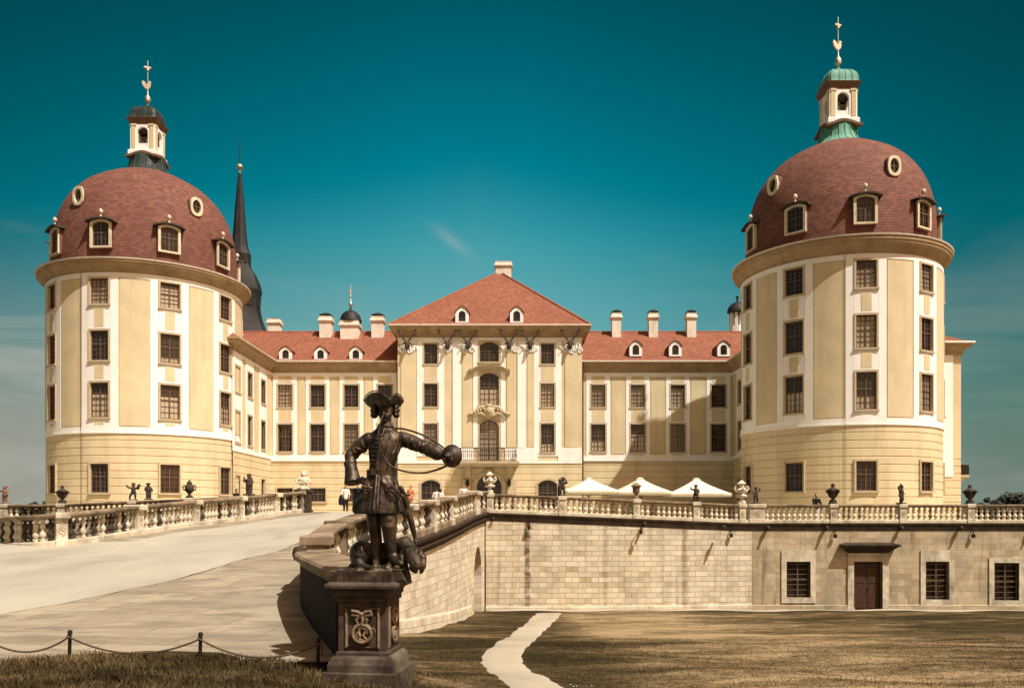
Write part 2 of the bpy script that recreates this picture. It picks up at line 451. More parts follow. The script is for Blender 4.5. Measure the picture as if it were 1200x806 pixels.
def mk_pane(name,curtain):
    m=bpy.data.materials.new(name); n,p=nt(m)
    oi=node(n,'ShaderNodeObjectInfo')
    ob=coords(n,'Object')
    if curtain:
        sx=node(n,'ShaderNodeSeparateXYZ'); n.links.new(ob,sx.inputs[0])
        w=node(n,'ShaderNodeTexWave'); w.inputs['Scale'].default_value=4.2; w.inputs['Distortion'].default_value=1.5
        n.links.new(coords(n,'Object',scale=(1,1,.05)),w.inputs['Vector'])
        fold=ramp(n,w.outputs['Fac'],[(.0,(.28,.215,.15)),(1.,(.50,.41,.30))])
        lev=mth(n,'ADD',mth(n,'MULTIPLY',oi.outputs['Random'],.8),.45)
        hs=node(n,'ShaderNodeHueSaturation'); n.links.new(fold,hs.inputs['Color']); n.links.new(lev,hs.inputs['Value'])
        r2=mth(n,'FRACT',mth(n,'MULTIPLY',oi.outputs['Random'],7.31))
        f=mth(n,'GREATER_THAN',sx.outputs[2],mth(n,'ADD',mth(n,'MULTIPLY',r2,2.6),-.1))
        f=mth(n,'MULTIPLY',f,mth(n,'GREATER_THAN',oi.outputs['Random'],.45))
        n.links.new(mixc(n,f,hs.outputs[0],(.03,.022,.017)),p.inputs['Base Color'])
    else:
        c=ramp(n,noise(n,ob,1.4,3),[(.35,(.010,.007,.006)),(.7,(.055,.035,.026))])
        n.links.new(c,p.inputs['Base Color'])
    seti(p,Roughness=.08); p.inputs['Specular IOR Level'].default_value=.5
    b=noise(n,ob,1.1,2); bump(n,p,b,.08,.05)
    return m
M['glass']=mk_pane('dark_window_glass',False)
M['curtain']=mk_pane('curtained_window_glass',True)
# ============================================================ windows
_wc={}
def outline(w,h,rise,n=8):
    if rise<=0: return [(-w/2,0),(-w/2,h),(w/2,h),(w/2,0)]
    return [(-w/2,0)]+arch_pts(-w/2,w/2,h,rise,n)+[(w/2,0)]
def ringmesh(mb,outer,inner,y0,y1,bottom=True):
    N=len(outer)
    rng=range(N) if bottom else range(N-1)
    for k in rng:
        a,b=k,(k+1)%N
        o0,o1,i0,i1=outer[a],outer[b],inner[a],inner[b]
        q=lambda p,y:(p[0],y,p[1])
        mb.quad(q(o0,y0),q(o1,y0),q(i1,y0),q(i0,y0)); mb.quad(q(o0,y1),q(o1,y1),q(i1,y1),q(i0,y1))
        mb.quad(q(o0,y0),q(o1,y0),q(o1,y1),q(o0,y1)); mb.quad(q(i0,y0),q(i1,y0),q(i1,y1),q(i0,y1))
    if not bottom:
        for k in (0,N-1):
            q=lambda p,y:(p[0],y,p[1])
            mb.quad(q(outer[k],y0),q(inner[k],y0),q(inner[k],y1),q(outer[k],y1))
def win_meshes(w,h,rise,rev,sw,cols,rows,proud):
    key=(round(w,2),round(h,2),round(rise,2),rev,sw,cols,rows,proud)
    if key in _wc: return _wc[key]
    o=outline(w,h,rise); 
    fr=MB(); t=.075
    ins=[(x*(1-2*t/w),t+(z)*(1-2*t/h)) for x,z in o]
    ringmesh(fr,o,ins,rev-.07,rev+.03)
    top=lambda x: h if rise<=0 else min(z for z in [h-rise+ (rise*(1-min(1,abs(x)/(w/2))**2))])
    fr.bx(-.04,.04,rev-.06,rev+.02,t,top(0)-t)                        # mullion
    tz=h*.56
    fr.bx(-w/2+t,-.04,rev-.055,rev+.02,tz-.04,tz+.04); fr.bx(.04,w/2-t,rev-.055,rev+.02,tz-.04,tz+.04)
    mu=.016
    for s in(-1,1):
        for c in range(1,cols):
            x=s*(.04+(w/2-t-.04)*c/cols)
            fr.bx(x-mu,x+mu,rev-.035,rev+.01,t,tz-.04); fr.bx(x-mu,x+mu,rev-.035,rev+.01,tz+.04,top(x)-t*.6)
        x0,x1=(s*.04,s*(w/2-t)) if s>0 else (s*(w/2-t),s*.04)
        for (za,zb) in ((t,tz-.04),(tz+.04,h-t-rise)):
            n=rows if zb-za>.45*h/2 else max(1,rows-1)
            for r in range(1,n):
                z=za+(zb-za)*r/n; fr.bx(x0,x1,rev-.03,rev+.008,z-mu,z+mu)
    pn=MB(); pn.add([(x,rev+.004,z) for x,z in o]+[(x,rev+.02,z) for x,z in o],[tuple(range(len(o))),tuple(range(2*len(o)-1,len(o)-1,-1))]+[(k,(k+1)%len(o),len(o)+(k+1)%len(o),len(o)+k) for k in range(len(o))])
    su=None
    if sw>0:
        su=MB()
        oo=[(x*(1+2*sw/w),z if z<=0 else z+sw*(z/h)) for x,z in o]
        ringmesh(su,oo,[(x,z) for x,z in o],-proud,.10,bottom=False)
        su.bx(-w/2-sw-.03,w/2+sw+.03,-proud-.06,.10,-.12,-.002)
        su=su.mesh('window_surround',True,30)
    r=(fr.mesh('window_frame',False),pn.mesh('window_pane',False),su); _wc[key]=r
    return r
_rw=random.Random(3)
def put_window(parent,x,y,z,rot,w,h,rise=0,rev=.16,sw=.11,cols=2,rows=3,proud=.05,curtain=None,sur='tan',frame='brown',name='window'):
    fm,pm,sm=win_meshes(w,h,rise,rev,sw,cols,rows,proud)
    o=bpy.data.objects.new(name,fm); col.objects.link(o)
    if not fm.materials: fm.materials.append(M[frame])
    o.location=(x,y,z); o.rotation_euler=(0,0,rot); attach(o,parent)
    if curtain is None: curtain=_rw.random()<.5
    p=bpy.data.objects.new('pane',pm); col.objects.link(p); p.parent=o
    if not pm.materials: pm.materials.append(M['glass'])
    p.material_slots[0].link='OBJECT'; p.material_slots[0].material=M['curtain' if curtain else 'glass']
    if sm:
        s=bpy.data.objects.new('surround',sm); col.objects.link(s); s.parent=o
        if not sm.materials: sm.materials.append(M[sur])
    return o

# ============================================================ round towers
def groove(z,zs,w=.05,d=.05):
    return 0
def tower(label,cx,cz,thetas,fill,rows,w,zband,zfr,ztop,zbase,domep,lant,zl,roofmat,finial_s,oc_theta,r=6.75,curt=None):
    root=thing('round_tower',label,'tower',(cx,cz,E+zbase))
    def P(th,z,rad): return (cx+rad*math.sin(th),cz-rad*math.cos(th),E+z)
    # ---- wall with real openings and grooved courses below the band
    ths=[R(t) for t in thetas]+[R(t) for t in fill]
    wth=w/2/r
    ops=[]
    for t in ths:
        for (a,b) in rows: ops.append(((t-wth)*r,(t+wth)*r,a,b))
    us=[math.pi*2*r*k/96 for k in range(97)]
    off=min(o[0] for o in ops)-.8
    t0=ths[0]-R(19.2)
    ops=[]
    for t in ths:
        tt=t
        while tt<t0: tt+=2*math.pi
        while tt>t0+2*math.pi: tt-=2*math.pi
        for (a,b) in rows: ops.append(((tt-wth)*r,(tt+wth)*r,a,b))
    us=[(t0+2*math.pi*k/96)*r for k in range(97)]
    gz=[]; z=zband-.55
    while z>zbase+.3: gz.append(z); z-=.52
    zs=[zbase,zband,zfr,zfr+.5]
    for g in gz: zs+=[g-.045,g,g+.045]
    zz=[x for x in zs]
    def mapf(u,z,d):
        q=d
        for g in gz:
            if abs(z-g)<.001: q=max(q,.06)
        return P(u/r,z,r-q)
    mb=MB(); holed_wall(mb,us,zz,ops,mapf,.22); mb.build('wall',M['cream'],root,True,30)
    # ---- white bands, strips, raised panels
    def curved(mb,th0,th1,z0,z1,pr,n=None):
        n=n or max(1,int(abs(th1-th0)*r/.45)); V=[];Fc=[]
        for k in range(n+1):
            t=th0+(th1-th0)*k/n
            V+=[P(t,z0,r-.05),P(t,z0,r+pr),P(t,z1,r+pr),P(t,z1,r-.05)]
        for k in range(n):
            for j in range(4): Fc.append((4*k+j,4*k+4+j,4*k+4+(j+1)%4,4*k+(j+1)%4))
        Fc+= [(0,1,2,3),(4*n+3,4*n+2,4*n+1,4*n)]
        mb.add(V,Fc)
    tr=MB(); pa=MB()
    full=(0,2*math.pi)
    curved(tr,0,2*math.pi,zband,zband+.34,.045,96)
    curved(tr,0,2*math.pi,zband-.10,zband-.001,.085,96)
    curved(tr,0,2*math.pi,zfr,zfr+.34,.045,96)
    up=[q for q in rows if q[0]>zband]
    for t in ths:
        a0,a1=(w/2+.13)/r,(w/2+.13+.50)/r
        for s in(-1,1):
            lo,hi=(t+a0,t+a1) if s>0 else (t-a1,t-a0)
            curved(tr,lo,hi,zband+.342,zfr-.002,.045)
        seq=sorted(up)
        edges=[zband+.342]+[v for q in seq for v in q]+[zfr-.002]
        for i in range(0,len(edges),2):
            za,zb=edges[i]+(.14 if i>0 else 0),edges[i+1]-(.13 if i<len(edges)-2 else 0)
            if zb-za<.12: continue
            curved(tr,t-a0+.002,t+a0-.002,za,zb,.040)
            if zb-za>.45: curved(pa,t-a0+.16,t+a0-.16,za+.14,zb-.14,.058)
    order=sorted(ths)
    for i in range(len(order)-1):
        a=order[i]+(w/2+.63)/r; b=order[i+1]-(w/2+.63)/r
        if b-a>.9 or b-a<.1: continue
        curved(pa,a+.012,b-.012,zband+.42,zfr-.08,.035)
    tr.build('stucco_trim',M['white'],root,True,30); pa.build('wall_panels',M['cream'],root,True,30)
    # ---- windows
    for i,t in enumerate(ths):
        for j,(a,b) in enumerate(rows):
            x,y,_=P(t,0,r-.005)
            c=None if curt is None else curt(i,j)
            put_window(root,x,y,E+a,t,w,b-a,0,.17,.12,2,3,.07,c)
    # ---- cornice
    oh=.60; H0=zfr+.34; T=ztop-H0
    pr=[(0,0),(.10,.02),(.12,.16),(.2,.2),(.30,.34),(.52,.5),(.86,.58),(.9,.72),(1.,.75),(1.0,.92)]
    cm=MB(); cm.lathe([(r-.1,H0)]+[(r+oh*a,H0+T*b) for a,b in pr]+[(r-.6,ztop+.02)],96,(cx,cz,E),cap=False)
    co=cm.build('cornice',M['cornice'],root,True,30)
    g=MB(); g.lathe([(r+oh*1.0,ztop-.06),(r+oh*1.0+.07,ztop-.05),(r+oh+.09,ztop+.05),(r+oh-.02,ztop+.06)],96,(cx,cz,E),cap=False)
    g.build('gutter',M['gutter'],co)
    # ---- dome
    d=MB(); prof=[(r+oh-.06,ztop+.03)]
    # smooth profile through given points (Catmull-Rom)
    pts=[domep[0]]+domep+[domep[-1]]
    for i in range(1,len(pts)-2):
        p0,p1,p2,p3=pts[i-1:i+3]
        for k in range(6):
            t=k/6
            prof.append(tuple(.5*((2*p1[q])+(-p0[q]+p2[q])*t+(2*p0[q]-5*p1[q]+4*p2[q]-p3[q])*t*t+(-p0[q]+3*p1[q]-3*p2[q]+p3[q])*t**3) for q in(0,1)))
    prof.append(domep[-1])
    d.lathe(prof,96,(cx,cz,E),uvr=6.2,cap=False)
    dm=d.build('dome',M['dome'],root,True,60)
    def drad(z):
        for i in range(1,len(prof)-1):
            if prof[i][1]<=z<=prof[i+1][1]:
                t=(z-prof[i][1])/(prof[i+1][1]-prof[i][1]+1e-9); return prof[i][0]+(prof[i+1][0]-prof[i][0])*t
        return prof[-1][0]
    # ---- dormers over the window columns
    zd=ztop+1.0; hd=1.65; wd=1.15
    for t in ths:
        rr=drad(zd)+.12
        base=Matrix.Translation(P(t,zd,rr))@Matrix.Rotation(t,4,'Z')
        b=MB()
        back=rr-drad(zd+hd+.4)+.5
        o=outline(wd+.34,hd+.26,.20); i=outline(wd,hd,.16)
        fr=[(x,-.0,z-.12) for x,z in o]
        q=lambda p,y,dz=0:(p[0],y,p[1]+dz)
        oo=[(x,z-.12) for x,z in o]
        # cheeks + roof body
        V=[base@Vector(q(p,.0)) for p in oo]+[base@Vector(q(p,back)) for p in oo]; n=len(oo)
        b.add(V,[(k,k+1,n+k+1,n+k) for k in range(n-1)])
        dd=b.build('dormer',M['dome'],root,False)
        f=MB(); ringmesh(f,oo,[(x,z) for x,z in i],-.10,.14)
        f.v=[tuple(base@Vector(v)) for v in f.v]; f.build('surround',M['domersur'],dd,False)
        hd_=MB(); 
        cap=[(x*1.28,z) for x,z in arch_pts(-(wd+.36)/2,(wd+.36)/2,hd+.26,.20,8)]
        hood=[(x,z-.12+.02) for x,z in cap]; hood=[(hood[0][0]-.05,hood[0][1]-.02)]+hood+[(hood[-1][0]+.05,hood[-1][1]-.02)]
        n=len(hood)
        V=[]
        for (yy,dz) in((-.32,0),(-.32,.10),(.35,.10),(.35,0)): V+=[base@Vector((x,yy,z+dz)) for x,z in hood]
        hd_.add(V,[(j*n+k,j*n+k+1,((j+1)%4)*n+k+1,((j+1)%4)*n+k) for j in range(4) for k in range(n-1)]+[(0,n,2*n,3*n),(n-1,2*n-1,3*n-1,4*n-1)])
        hd_.build('hood',M['patinastone'],dd,False)
        fi=MB(); fi.lathe([(.16,0),(.10,.08),(.045,.18),(.045,.3),(.10,.34),(.14,.44),(.13,.54),(.07,.62),(0.001,.66)],12)
        fi.v=[tuple(base@(Vector(v)+Vector((0,-.02,hd+.22)))) for v in fi.v]; fi.build('finial',M['whitestone'],dd)
        x,y,z=base@Vector((0,.02,0))
        wn=put_window(dd,x,y,z,t,wd,hd,.16,.06,0,2,2,.05,False,name='casement')
        for ch in list(wn.children):
            attach_world=wmat(ch); ch.parent=None; ch.matrix_basis=attach_world; attach(ch,dd)
    for t in oc_theta:
        t=R(t); zo=ztop+4.25*(domep[-1][1]-ztop)/8.5
        rr=drad(zo+.05)+.02
        base=Matrix.Translation(P(t,zo,rr))@Matrix.Rotation(t,4,'Z')
        b=MB(); N=20
        def el(k,a,bb): 
            w_=2*math.pi*k/N; c_,s_=math.cos(w_),math.sin(w_); 
            e=(abs(c_)**4+abs(s_)**4)**-.25*.5+.5 if a>.5 else 1
            return (.79*a*c_*e,.83*bb*s_*e+.62)
        out=[el(k,.62,.80) for k in range(N)]; inn=[el(k,.42,.58) for k in range(N)]
        back=rr-drad(zo+1.2)+.4
        V=[base@Vector((p[0],0,p[1])) for p in out]+[base@Vector((p[0],back,p[1])) for p in out]
        b.add(V,[(k,(k+1)%N,N+(k+1)%N,N+k) for k in range(N)])
        od=b.build('oculus_dormer',M['dome'],root,False)
        f=MB(); ringmesh(f,out,inn,-.12,.1); f.v=[tuple(base@Vector(v)) for v in f.v]; f.build('surround',M['domersur'],od,False)
        f=MB(); f.add([base@Vector((p[0],.05,p[1])) for p in inn],[tuple(range(N))]); f.build('pane',M['glass'],od,False)
        f=MB()
        for (x0,x1,z0,z1) in((-.03,.03,.19,1.05),(-.30,.30,.59,.65)): f.bx(x0,x1,-.02,.04,z0,z1,base)
        f.build('glazing_bars',M['brown'],od,False)
    # ---- lantern
    k=lant
    nk=MB(); rb=domep[-1][0]
    n=20; nk.lathe([(rb+.06,zl-.05),(rb+.02,zl),(rb*.82,zl+.22*k),(rb*.70,zl+.55*k),(rb*.64,zl+1.0*k),(rb*.63,zl+1.45*k)],n,(cx,cz,E),cap=False)
    nko=nk.build('lantern_skirt',M[roofmat],root,True,20)
    ribs=MB()
    for q in range(n):
        a=2*math.pi*q/n
        ribs.tube([(cx+rr_*math.cos(a),cz+rr_*math.sin(a),E+zl+zz_*k) for rr_,zz_ in((rb+.03,0),(rb*.83,.22),(rb*.71,.55),(rb*.65,1.0),(rb*.64,1.4))],.03,5)
    ribs.build('standing_seams',M[roofmat],nko)
    lt=thing('lantern',None,None,(cx,cz,E+zl+1.4*k)); attach(lt,root,False); lt.location=(0,0,zl+1.4*k-zbase)
    z0=zl+1.4*k; hw=1.06
    def L(name,mb,mat,ang=30,smooth=True):
        mb.v=[(v[0]*k+cx,v[1]*k+cz,v[2]*k+E+z0) for v in mb.v]; return mb.build(name,M[mat],lt,smooth,ang)
    wv=MB()                                                       # wavy eave of the skirt
    for s in range(4):
        Mx=Matrix.Rotation(math.pi/2*s,4,'Z'); N=14; V=[];Fc=[]
        for q in range(N+1):
            u=-1+2*q/N; dz=.30*(.5+.5*math.cos(math.pi*u)) 
            xo=u*1.28; xi=u*1.0
            V+=[Mx@Vector((xo,-1.28,dz-.20)),Mx@Vector((xo*1.0,-1.28,dz-.02)),Mx@Vector((xi,-1.0,dz+.14)),Mx@Vector((xi,-1.0,dz-.28))]
        for q in range(N):
            for j in range(4): Fc.append((4*q+j,4*q+4+j,4*q+4+(j+1)%4,4*q+(j+1)%4))
        wv.add(V,Fc)
    L('eave',wv,'eaves')
    bd=MB(); bd.rings([(-1.12,1.12,-1.12,1.12,.0),(-1.12,1.12,-1.12,1.12,.40),(-1.02,1.02,-1.02,1.02,.48)]); L('pedestal',bd,'white')
    wl=MB()
    for s in range(4):
        Mx=Matrix.Rotation(math.pi/2*s,4,'Z')
        mf=lambda u,z,d,Mx=Mx: Mx@Vector((u,-.98+d,z))
        holed_wall(wl,[-.98,.98],[.46,2.55],[(-.42,.42,.66,2.28,.42)],mf,.22)
        wl.bx(-.42,.42,-.94,-.80,.48,.98,Mx)
    L('wall',wl,'white')
    for s in range(4):
        Mx=Matrix.Rotation(math.pi/2*s,4,'Z')
        for sg in(-1,1): pl=MB(); pl.bx(sg*.73-.15,sg*.73+.15,-1.03,-.979,.55,2.35,Mx); pl.bx(sg*.70-.21,sg*.70+.21,-1.06,-.98,2.35,2.5,Mx); L('pilaster',pl,'cream')
    cn=MB(); cn.rings([(-1.0,1.0,-1.0,1.0,2.5),(-1.05,1.05,-1.05,1.05,2.6),(-1.17,1.17,-1.17,1.17,2.86),(-1.22,1.22,-1.22,1.22,2.98),(-1.14,1.14,-1.14,1.14,3.03)]); L('cornice',cn,'eaves')
    cpm=MB(); pr=[(1.20,3.0),(1.16,3.10),(1.14,3.25),(1.13,3.45),(1.05,3.72),(.85,3.95),(.55,4.08),(.28,4.15),(.16,4.25),(.13,4.4)]
    cpm.lathe(pr,40,(0,0,0),cap=False,lobes=lambda a,z:(1.0 if z<3.05 else 1)*(min(1/max(abs(math.cos(a)),abs(math.sin(a))),1.26))*(.95+.05*abs(math.cos(4*a))))
    for q in range(16):
        a=2*math.pi*q/16+.1; kk=min(1/max(abs(math.cos(a)),abs(math.sin(a))),1.26)*(.95+.05*abs(math.cos(4*a)))
        cpm.tube([(r0*kk*math.cos(a),r0*kk*math.sin(a),z0_) for r0,z0_ in pr[1:8]],.035,5)
    L('cap',cpm,roofmat,50)
    sp=MB(); sp.lathe([(.10,4.35),(.16,4.42),(.06,4.5),(.08,4.62),(.20,4.72),(.25,4.92),(.20,5.12),(.09,5.25),(.05,5.6),(.035,6.2),(.03,7.4),(.02,8.1),(.001,8.15)],14)
    f=finial_s
    sp.v=[(a,b,4.35+(c-4.35)*f) for a,b,c in sp.v]; so=L('spire_rod',sp,'gold')
    # rooster vane (cut from sheet, with real thickness) and pennon
    vn=MB(); zz0=4.35+(5.75-4.35)*f
    ck=[(x_*.8,z_*.85) for x_,z_ in[(-.10,.0),(.10,.05),(.26,.22),(.30,.50),(.22,.62),(.36,.66),(.24,.80),(.08,.76),(.06,.52),(-.10,.46),(-.24,.66),(-.46,.80),(-.56,.62),(-.46,.34),(-.26,.12)]]
    def sheet(mb,pts,th,dz,rot):
        Mx=Matrix.Translation((0,0,dz))@Matrix.Rotation(rot,4,'Z'); N=len(pts)
        mb.add([Mx@Vector((x*1.0,-th,z)) for x,z in pts]+[Mx@Vector((x*1.0,th,z)) for x,z in pts],[tuple(range(N)),tuple(range(2*N-1,N-1,-1))]+[(q,(q+1)%N,N+(q+1)%N,N+q) for q in range(N)])
    sheet(vn,ck,.06,zz0,R(15)); 
    vn.ell((0,0,4.35+(7.35-4.35)*f),(.12,.12,.12),n=10,m=8)
    sheet(vn,[(-.30,.02),(.05,-.03),(.26,.03),(.24,.11),(.02,.15),(-.26,.13)],.05,4.35+(7.5-4.35)*f,R(20))
    L('weather_vane',vn,'gold',30,False)
    cd_=MB(); t=R(thetas[2]-11.0)
    cd_.tube([P(t,zbase,r+.05),P(t,zband-.12,r+.05),P(t,zband-.05,r+.13),P(t,zband+.4,r+.09),P(t,zfr,r+.09),P(t,zfr+.35,r+.1)],.012,5)
    cd_.build('lightning_conductor',M['iron'],root)
    return root

domeR=[(6.42,17.95),(6.40,19.6),(6.2,21.6),(5.55,23.45),(4.45,24.85),(3.1,25.75),(1.95,26.3)]
RT=tower('cream round corner tower at the right with bright green copper skirt and lantern cap',W(987,61.4)-.3,61.4,[-83.2,-44.8,-6.4,32.0,70.4],[120,170,220],
   [(14.60,16.35),(10.75,12.85),(6.8,9.2),(1.6,3.5)],1.27,5.92,16.45,17.85,-.9,domeR,1.0,26.3,'verdigris',1.0,[12.8,-64,89],
   curt=lambda i,j:(i==2 and j!=3) or (i,j)in((1,2),(3,0),(3,2)))
domeL=[(a,17.2+(z-17.85)*.97) for a,z in domeR]
LT=tower('cream round corner tower at the left with blackened lantern skirt and dark cap',-27.4,64.2,[-80.1,-41.7,-3.3,35.1,73.5],[120,170,220],
   [(14.25,15.95),(10.45,12.45),(6.62,8.95),(1.55,3.5)],1.27,5.65,16.03,17.2,-.9,domeL,.93,domeL[-1][1],'leadroof',.98,[-22.5,54.3,130],
   curt=lambda i,j:(i==3 and j<3) or (i,j) in ((2,0),(2,2),(4,2)))

# ============================================================ palace: pavilion and wings
PZ=-.9                                  # foot of the walls, below the terrace floor level seen
pal=thing('palace','cream baroque palace front with hipped red pavilion roof between two lower wings','palace',(-1.9,76,E+PZ))
strips=MB(); panels=MB(); walls=MB()
ZC=71.8; ZF=73.0
def facade(A,B,ztop,zs_extra,cols,strip_cols=True,band=(4.8,5.05),topband=None,gro=True,xpan=None,wingpanels=True):
    """A->B in plan, outward normal to the right of travel. cols: list of (u, [(z0,z1,w,rise,style)], halfcol)"""
    A=Vector((A[0],A[1],0)); B=Vector((B[0],B[1],0)); d=(B-A); L=d.length; d/=L; nrm=Vector((d.y,-d.x,0))
    ang=math.atan2(nrm.x,-nrm.y)
    ops=[]
    for u,ws,hc in cols:
        for q in ws: ops.append((u-q[2]/2,u+q[2]/2,q[0],q[1],q[3]))
    gz=[]
    if gro:
        z=band[0]-.5
        while z>PZ+.3: gz.append(z); z-=.55
    zs=[PZ,band[0],ztop]
    for g in gz: zs+=[g-.05,g,g+.05]
    def mp(u,z,dd):
        q=dd
        for g in gz:
            if abs(z-g)<.001: q=max(q,.055)
        p=A+d*u-nrm*q; return (p.x,p.y,E+z)
    nu=max(1,int(L/1.5)); holed_wall(walls,[L*k/nu for k in range(nu+1)],zs,ops,mp,.24)
    def sb(mb,u0,u1,z0,z1,pr):
        Mx=Matrix(((d.x,nrm.x,0,A.x),(d.y,nrm.y,0,A.y),(0,0,1,E),(0,0,0,1)))
        mb.bx(u0,u1,-.04,pr,z0,z1,Mx)
    for u,ws,hc in cols:
        for q in ws:
            p=A+d*u
            put_window(pal,p.x,p.y,E+q[0],ang,q[2],q[1]-q[0],q[3],.18,.11 if q[3]==0 else .16,q[5] if len(q)>5 else 2,q[6] if len(q)>6 else 3,.06,q[4])
    return sb,L
# ---- wings (front plane)
rowU=(9.27,11.17); rowL=(5.48,7.80); topb=(12.05,12.25)
def wing(x0,x1,pxs,curt,small=None):
    A=(x0,ZF);B=(x1,ZF)
    cols=[]
    for i,px in enumerate(pxs):
        u=W(px,ZF)-x0
        ws=[(rowU[0],rowU[1],1.2,0,curt(i,1)),(rowL[0],rowL[1],1.22,0,curt(i,0))]
        if small and small[i]: ws.append(small[i])
        cols.append((u,ws,1.0))
    sb,L=facade(A,B,13.0,[],cols)
    sb(strips,0,L,12.0,12.2,.05); sb(strips,0,L,4.80,5.08,.06); sb(strips,0,L,4.66,4.798,.10)
    us=[]
    for u,ws,hc in cols:
        for s in(-1,1): sb(strips,u+s*.88-.14,u+s*.88+.14,5.082,11.998,.05)
        for (za,zb) in((5.082,rowL[0]-.14),(rowL[1]+.13,rowU[0]-.14),(rowU[1]+.13,11.998)):
            sb(strips,u-.738,u+.738,za,zb,.045)
            sb(panels,u-.56,u+.56,za+.09,zb-.09,.062)
        us.append(u)
    ed=[-.9]+us+[L+.9]
    for a,b in zip(ed[:-1],ed[1:]):
        p,q=max(a+1.04,.05),min(b-1.04,L-.05)
        if q-p>.4:
            for z0,z1 in((5.082,5.2),(11.86,11.998)): sb(strips,p,q,z0,z1,.045)
            sb(panels,p+.10,q-.10,5.28,11.78,.04)
small_l=(2.2,3.3,1.2,.0,False)
XL,XR=-20.6,18.9; XA,XB=-9.62,5.89
wing(XL,XA,[334,372.3,411.8,451],lambda i,r:(i,r) in((2,0),(0,1)),[(1.2,2.35,1.35,0,False)]*4)
wing(XB,XR,[701,747.3,794.2,841.9],lambda i,r:(r==0 and i<3) or (r==1 and i in(0,1,2)),[None,None,None,None])
# ---- inner sides of the corner blocks (running in depth)
def side(A,B,us_):
    cols=[(u,[(rowU[0],rowU[1],1.15,0,False),(rowL[0],rowL[1],1.15,0,False),(1.2,3.0,1.1,0,False)],1.0) for u in us_]
    sb,L=facade(A,B,13.0,[],cols)
    sb(strips,0,L,12.0,12.2,.05); sb(strips,0,L,4.80,5.08,.06)
    for u in us_:
        for s in(-1,1): sb(strips,u+s*.88-.14,u+s*.88+.14,5.082,11.998,.05)
        for (za,zb) in((5.082,rowL[0]-.14),(rowL[1]+.13,rowU[0]-.14),(rowU[1]+.13,11.998)):
            sb(strips,u-.738,u+.738,za,zb,.045)
side((XL,63.0),(XL,ZF),[1.0,4.0,7.55])
side((XR,ZF),(XR,63.0),[2.3,6.2])
# outer front of the right corner block with a white strip, seen past the tower
sb,L=facade((XR,65.0),(34.2,65.0),13.0,[],[])
sb(strips,L-1.55,L-.62,2.95,12.4,.05); sb(strips,0,L-1.552,2.95,3.15,.05)
facade((34.2,65.0),(34.2,84.0),13.0,[],[(4,[(5.48,7.8,1.2,0,False),(9.27,11.17,1.2,0,False)],1)])
facade((34.2,84.0),(-33.0,84.0),13.0,[],[],gro=False)
facade((-33.0,84.0),(-33.0,65.0),13.0,[],[])
facade((-33.0,65.0),(XL,65.0),13.0,[],[])
# ---- central pavilion
zoc=(604-529.5)*.0718
cr=[(H(426.5,ZC)-E,H(403,ZC)-E),(H(476.5,ZC)-E,H(449.5,ZC)-E),(H(529.5,ZC)-E,H(496.5,ZC)-E)]
c0=W(573.3,ZC)-XA
cols=[]
for px in(504.8,641.7):
    cols.append((W(px,ZC)-XA,[(cr[0][0],cr[0][1],1.12,0,False),(cr[1][0],cr[1][1],1.12,0,True),(cr[2][0],cr[2][1],1.12,0,True),(.55,3.0,1.6,.35,False)],1))
cols.append((c0,[(H(424,ZC)-E,H(400.5,ZC)-E,1.62,.32,False),(H(475,ZC)-E,H(437,ZC)-E,1.62,.34,True,2,3),(4.62,H(492,ZC)-E,1.62,.5,True,2,4),(-.55,H(556,ZC)-E,2.1,.9,False,2,3)],1))
ZTOPC=15.3
sb,L=facade((XA,ZC),(XB,ZC),ZTOPC,[],cols,band=(4.55,4.8))
def fz(py): return H(py,ZC)-E
def fu(px): return W(px,ZC)-XA
sb(strips,0,L,4.40,4.62,.07); sb(strips,0,L,fz(398.5),fz(396),.05)
# plinth band under the pilasters
for (a,b) in((466.4,488),(516,555),(592,630),(654,681.8)): sb(strips,fu(a),fu(b),4.622,5.7,.075)
for px in(504.8,641.7):
    u=fu(px)
    for s in(-1,1): sb(strips,u+s*.93-.24,u+s*.93+.24,5.0,fz(399),.05)
    ed=[5.0,cr[2][0]-.14,cr[2][1]+.13,cr[1][0]-.14,cr[1][1]+.13,cr[0][0]-.14,cr[0][1]+.12,fz(398.6)]
    for i in range(0,8,2):
        if ed[i+1]-ed[i]<.1: continue
        sb(strips,u-.687,u+.687,ed[i],ed[i+1],.045)
        if ed[i+1]-ed[i]>.5: sb(panels,u-.55,u+.55,ed[i]+.1,ed[i+1]-.1,.065)
for (a,b) in((530.5,540.5),(606.5,616.5)): sb(strips,fu(a),fu(b),5.702,fz(399),.09)
for (a,b) in((554.5,560),(586.5,592)): sb(strips,fu(a),fu(b),5.702,fz(399),.06)
for (a,b) in((470,486),(521,529),(542,553),(594,605),(618,626),(662,678)): sb(panels,fu(a),fu(b),5.75,fz(413),.06)
walls.build('wall',M['cream'],pal,True,30); strips.build('stucco_trim',M['white'],pal,False); panels.build('wall_panels',M['cream'],pal,False)
# side walls of the pavilion above and beside the wings
sd=MB()
for x in(XA,XB): sd.quad((x,ZC,E+PZ),(x,88,E+PZ),(x,88,E+ZTOPC),(x,ZC,E+ZTOPC))
sd.quad((XA,88,E+PZ),(XB,88,E+PZ),(XB,88,E+ZTOPC),(XA,88,E+ZTOPC)); sd.build('side_wall',M['cream'],pal,False)
